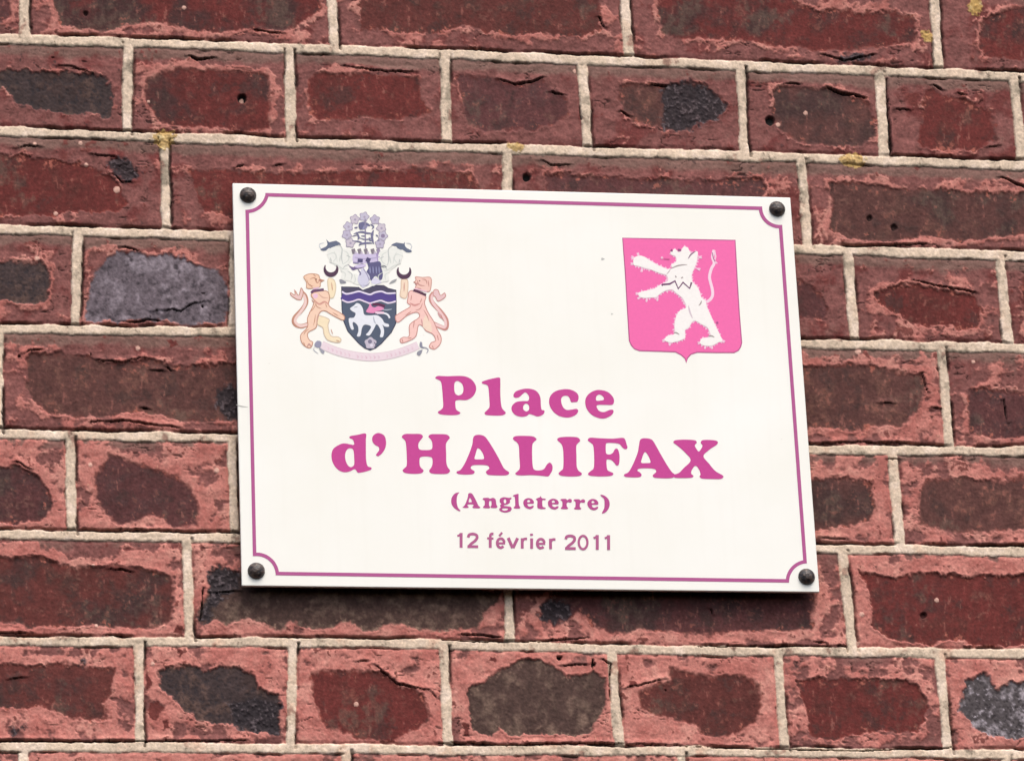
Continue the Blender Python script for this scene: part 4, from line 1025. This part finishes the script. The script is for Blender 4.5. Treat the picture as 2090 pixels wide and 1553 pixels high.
for x in (655, 708, 764, 824, 874):
    k_.stroke(S1([(x - 6, 424), (x + 6, 468)]), 7.5, (136, 128, 140) if x < 850 else (160, 148, 178), taper=False)
    k_.stroke(S1([(x + 16, 448), (x + 18, 470)]), 4, (198, 190, 208))
k_.stroke(S1([(665, 500), (770, 512), (885, 496)]), 2.4, (190, 180, 216)); k_.stroke(S1([(690, 525), (735, 530)]), 7.5, (86, 80, 124)); k_.stroke(S1([(765, 515), (800, 530)]), 9, (82, 76, 118)); k_.stroke(S1([(650, 545), (700, 550)]), 3, (150, 142, 180))
k_.build('crown', coa)
hm = Art(Z0 + 0.00008)
hm.poly([S1([(612,568),(650,585),(700,562),(740,555),(745,590),(690,600),(650,612),(632,598)])], (120, 104, 148), n=3)
hm.poly([S1([(660,575),(720,560),(760,562),(755,580),(690,592)])], (214, 204, 238), n=3)
hm.poly([S1([(765,520),(800,545),(885,535),(898,590),(912,640),(905,690),(880,700),(862,672),(838,668),(812,705),(790,668),(768,625),(785,590)])], (98, 96, 138), n=3)
for x in (805, 832, 860, 885): hm.stroke(S1([(x - 8, 580), (x - 4, 640)]), 2.4, (146, 150, 190), taper=True)
hm.poly([S1([(735,590),(765,625),(795,665),(792,705),(745,765),(715,745),(690,700),(705,640)])], (218, 218, 238), n=4)
hm.stroke(S1([(740, 600), (772, 650), (792, 700)]), 2, (160, 156, 190)); hm.stroke(S1([(715, 745), (770, 745), (800, 715)]), 2.2, (186, 186, 212), taper=True)
hm.stroke(S1([(895, 575), (945, 585)]), 5, (116, 120, 130), taper=True); hm.stroke(S1([(690, 600), (715, 640), (705, 660)]), 2.4, (120, 112, 150), taper=True)
hm.poly([S1([(820, 690), (850, 680), (880, 700), (900, 720), (850, 735), (810, 725)])], (226, 224, 244), n=3)
hm.build('helmet', coa)
mn = Art(Z0 + 0.00001)
SL = (104, 114, 138); PG = (222, 228, 222); PG2 = (200, 206, 204)
mn.poly([S1([(412,336),(440,366),(500,352),(545,388),(495,398),(475,432),(440,415),(410,440),(375,440),(362,426),(408,405),(425,380)])], SL, n=2)
mn.poly([S1([(1106,354),(1095,378),(1030,368),(985,393),(1030,402),(1050,432),(1085,430),(1120,455),(1158,455),(1165,440),(1120,415),(1105,390)])], SL, n=2)
mn.stroke(S1([(352, 400), (360, 380), (395, 372)]), 1.6, (198, 204, 214), taper=True); mn.stroke(S1([(1165, 400), (1150, 378), (1115, 375)]), 1.6, (198, 204, 214), taper=True)
mn.stroke(S1([(352, 400), (366, 425)]), 1.6, (198, 204, 214)); mn.stroke(S1([(1168, 400), (1155, 435)]), 1.6, (198, 204, 214))
for sgn_, cx_ in ((1, 0), (-1, 1512)):
    f_ = lambda p: S1([(cx_ + sgn_ * x, y + (12 if sgn_ < 0 else 0)) for x, y in p])
    mn.poly([f_([(425, 440), (500, 400), (560, 420), (630, 440), (640, 520), (600, 570), (640, 640), (690, 650), (700, 740), (620, 710), (545, 690), (550, 620), (480, 560), (440, 520)])], (243, 246, 240), n=3)
    for p, c_, w0 in (([(520, 385), (552, 420), (548, 500), (560, 560)], PG2, 2.4), ([(420, 480), (470, 460), (500, 480), (510, 540)], PG, 2.6), ([(560, 440), (600, 460), (610, 520), (560, 560)], PG, 2.8), ([(440, 540), (500, 560), (560, 600), (600, 600)], PG, 2.6),
                      ([(480, 440), (500, 500), (470, 540)], PG, 2.2), ([(540, 620), (580, 640), (575, 690)], PG, 2.4), ([(600, 620), (640, 650), (630, 700)], PG2, 2.2), ([(660, 650), (670, 700), (650, 730)], PG, 2.4), ([(590, 480), (630, 500)], PG2, 2), ([(540, 480), (530, 540)], PG, 3), ([(620, 560), (580, 575), (560, 600)], PG2, 2), ([(450, 500), (460, 540)], PG2, 2)):
        mn.stroke(f_(p), w0, c_, taper=True)
mn.poly([S1([(530, 692), (560, 700), (592, 722), (540, 728)])], (150, 152, 162), n=2); mn.poly([S1([(968, 732), (990, 705), (1035, 688), (1020, 715)])], (166, 170, 172), n=2)
mn.build('mantling', coa)
sc = Art(Z0 + 0.00001)
path = [(372,1268),(500,1322),(650,1360),(800,1376),(950,1362),(1100,1322),(1222,1272)]
sc.stroke(S1(path), 16.5, (228, 208, 216)); sc.stroke(S1(path), 14.5, (243, 226, 234))
for i, x in enumerate(np.linspace(430, 1170, 21)):
    if i in (6, 13): continue
    t = (x - 800) / 430; y = 1378 - 108 * t * t
    sc.stroke(S1([(x - 8, y - 14), (x + 6, y + 2), (x - 4, y + 14)]), 3.0, (234, 204, 218) if i % 2 else (238, 212, 224), taper=True)
sc.poly([S1([(335, 1232), (372, 1245), (360, 1290), (325, 1290), (308, 1265)])], (156, 156, 180), n=2)
sc.poly([S1([(350, 1290), (398, 1325), (385, 1350), (360, 1320)])], (164, 166, 180), n=2); sc.stroke(S1([(312, 1280), (305, 1315), (345, 1345)]), 1.6, (190, 192, 206), taper=True)
sc.poly([S1([(1240, 1242), (1258, 1250), (1262, 1285), (1300, 1290), (1270, 1300), (1235, 1285)])], (146, 150, 168), n=2)
sc.poly([S1([(1215, 1330), (1262, 1310), (1240, 1362), (1215, 1355)])], (150, 152, 166), n=2); sc.stroke(S1([(1275, 1290), (1310, 1310), (1295, 1345)]), 2.0, (166, 168, 184), taper=True)
sc.build('motto_scroll', coa)

# small scuffs and the nick on the left edge
for x, y, r_s, c_ in ((1230, 529, 3.4, (196, 198, 196)), (1249, 641, 2.2, (208, 210, 206))):
    sf = Art(Z0)
    sf.disc(x, y, r_s, c_, 3, 0.2, ry=r_s * 0.7)
    sf.build('scuff_mark', sign)
sf = Art(Z0)
sf.stroke([(482, 826), (492, 829), (506, 831)], 2.4, (196, 196, 190), taper=True)
sf.build('scuff_mark', sign)

# ---- four dark dome-headed screws
def screw_material():
    m = bpy.data.materials.new('blackened_steel')
    m.use_nodes = True
    n = m.node_tree; L = n.links; b = n.nodes['Principled BSDF']
    tc = n.nodes.new('ShaderNodeTexCoord')
    no = n.nodes.new('ShaderNodeTexNoise'); no.inputs['Scale'].default_value = 380; no.inputs['Detail'].default_value = 5
    rp = n.nodes.new('ShaderNodeValToRGB'); rp.color_ramp.elements[0].position = 0.4; rp.color_ramp.elements[1].position = 0.75
    rp.color_ramp.elements[0].color = (0.016, 0.015, 0.017, 1); rp.color_ramp.elements[1].color = (0.11, 0.072, 0.055, 1)
    oi = n.nodes.new('ShaderNodeObjectInfo')
    va = n.nodes.new('ShaderNodeVectorMath'); va.operation = 'ADD'
    L.new(tc.outputs['Object'], va.inputs[0]); L.new(oi.outputs['Random'], va.inputs[1])
    L.new(va.outputs[0], no.inputs['Vector']); L.new(no.outputs[0], rp.inputs[0]); L.new(rp.outputs[0], b.inputs['Base Color'])
    b.inputs['Roughness'].default_value = 0.42
    b.inputs['Specular IOR Level'].default_value = 0.5
    bp = n.nodes.new('ShaderNodeBump'); bp.inputs['Strength'].default_value = 0.8; bp.inputs['Distance'].default_value = 0.0012
    L.new(no.outputs[0], bp.inputs['Height']); L.new(bp.outputs[0], b.inputs['Normal'])
    return m
SM = screw_material()
def screw_mesh():
    prof = [(0.0063, 0.0), (0.0064, 0.0007), (0.0061, 0.0014), (0.0055, 0.0024), (0.0046, 0.0033), (0.0035, 0.0040), (0.0022, 0.0045), (0.0011, 0.0047), (0.0, 0.00475)]
    v, f = [], []
    n_ = 36
    for j, (r, z) in enumerate(prof[:-1]):
        for i in range(n_):
            a = i / n_ * 2 * math.pi
            q = r
            v.append((q * math.cos(a), q * math.sin(a), z))
    v.append((0, 0, prof[-1][1]))
    for j in range(len(prof) - 2):
        for i in range(n_):
            k2 = (i + 1) % n_
            f.append((j * n_ + i, j * n_ + k2, (j + 1) * n_ + k2, (j + 1) * n_ + i))
    j = len(prof) - 2
    for i in range(n_): f.append((j * n_ + i, j * n_ + (i + 1) % n_, len(v) - 1))
    me = bpy.data.meshes.new('screw'); me.from_pydata(v, [], f); me.materials.append(SM)
    for p in me.polygons: p.use_smooth = True
    return me
SME = screw_mesh()
for i, (p, a) in enumerate([((506, 399), 0.3), ((1586, 427), 1.1), ((523, 1165), 0.7), ((1646, 1177), 2.0)]):
    q = on_sign([p])[0]
    so = bpy.data.objects.new('screw', SME); COL.objects.link(so); so.parent = sign
    so.location = (q[0], q[1], 0.00005); so.rotation_euler = (0.05 * math.cos(i), 0.05 * math.sin(2 * i), a)
# wall plugs / spacers that hold the plate off the wall, behind the screws
import bmesh
for p in [(506, 399), (1586, 427), (523, 1165), (1646, 1177)]:
    q = on_sign([p])[0]
    bm = bmesh.new(); bmesh.ops.create_cone(bm, cap_ends=True, segments=20, radius1=0.005, radius2=0.005, depth=0.010)
    me = bpy.data.meshes.new('spacer'); bm.to_mesh(me); bm.free(); me.materials.append(SM)
    so = bpy.data.objects.new('spacer', me); COL.objects.link(so); so.parent = sign
    so.location = (q[0], q[1], -THICK - 0.005)
print('done')
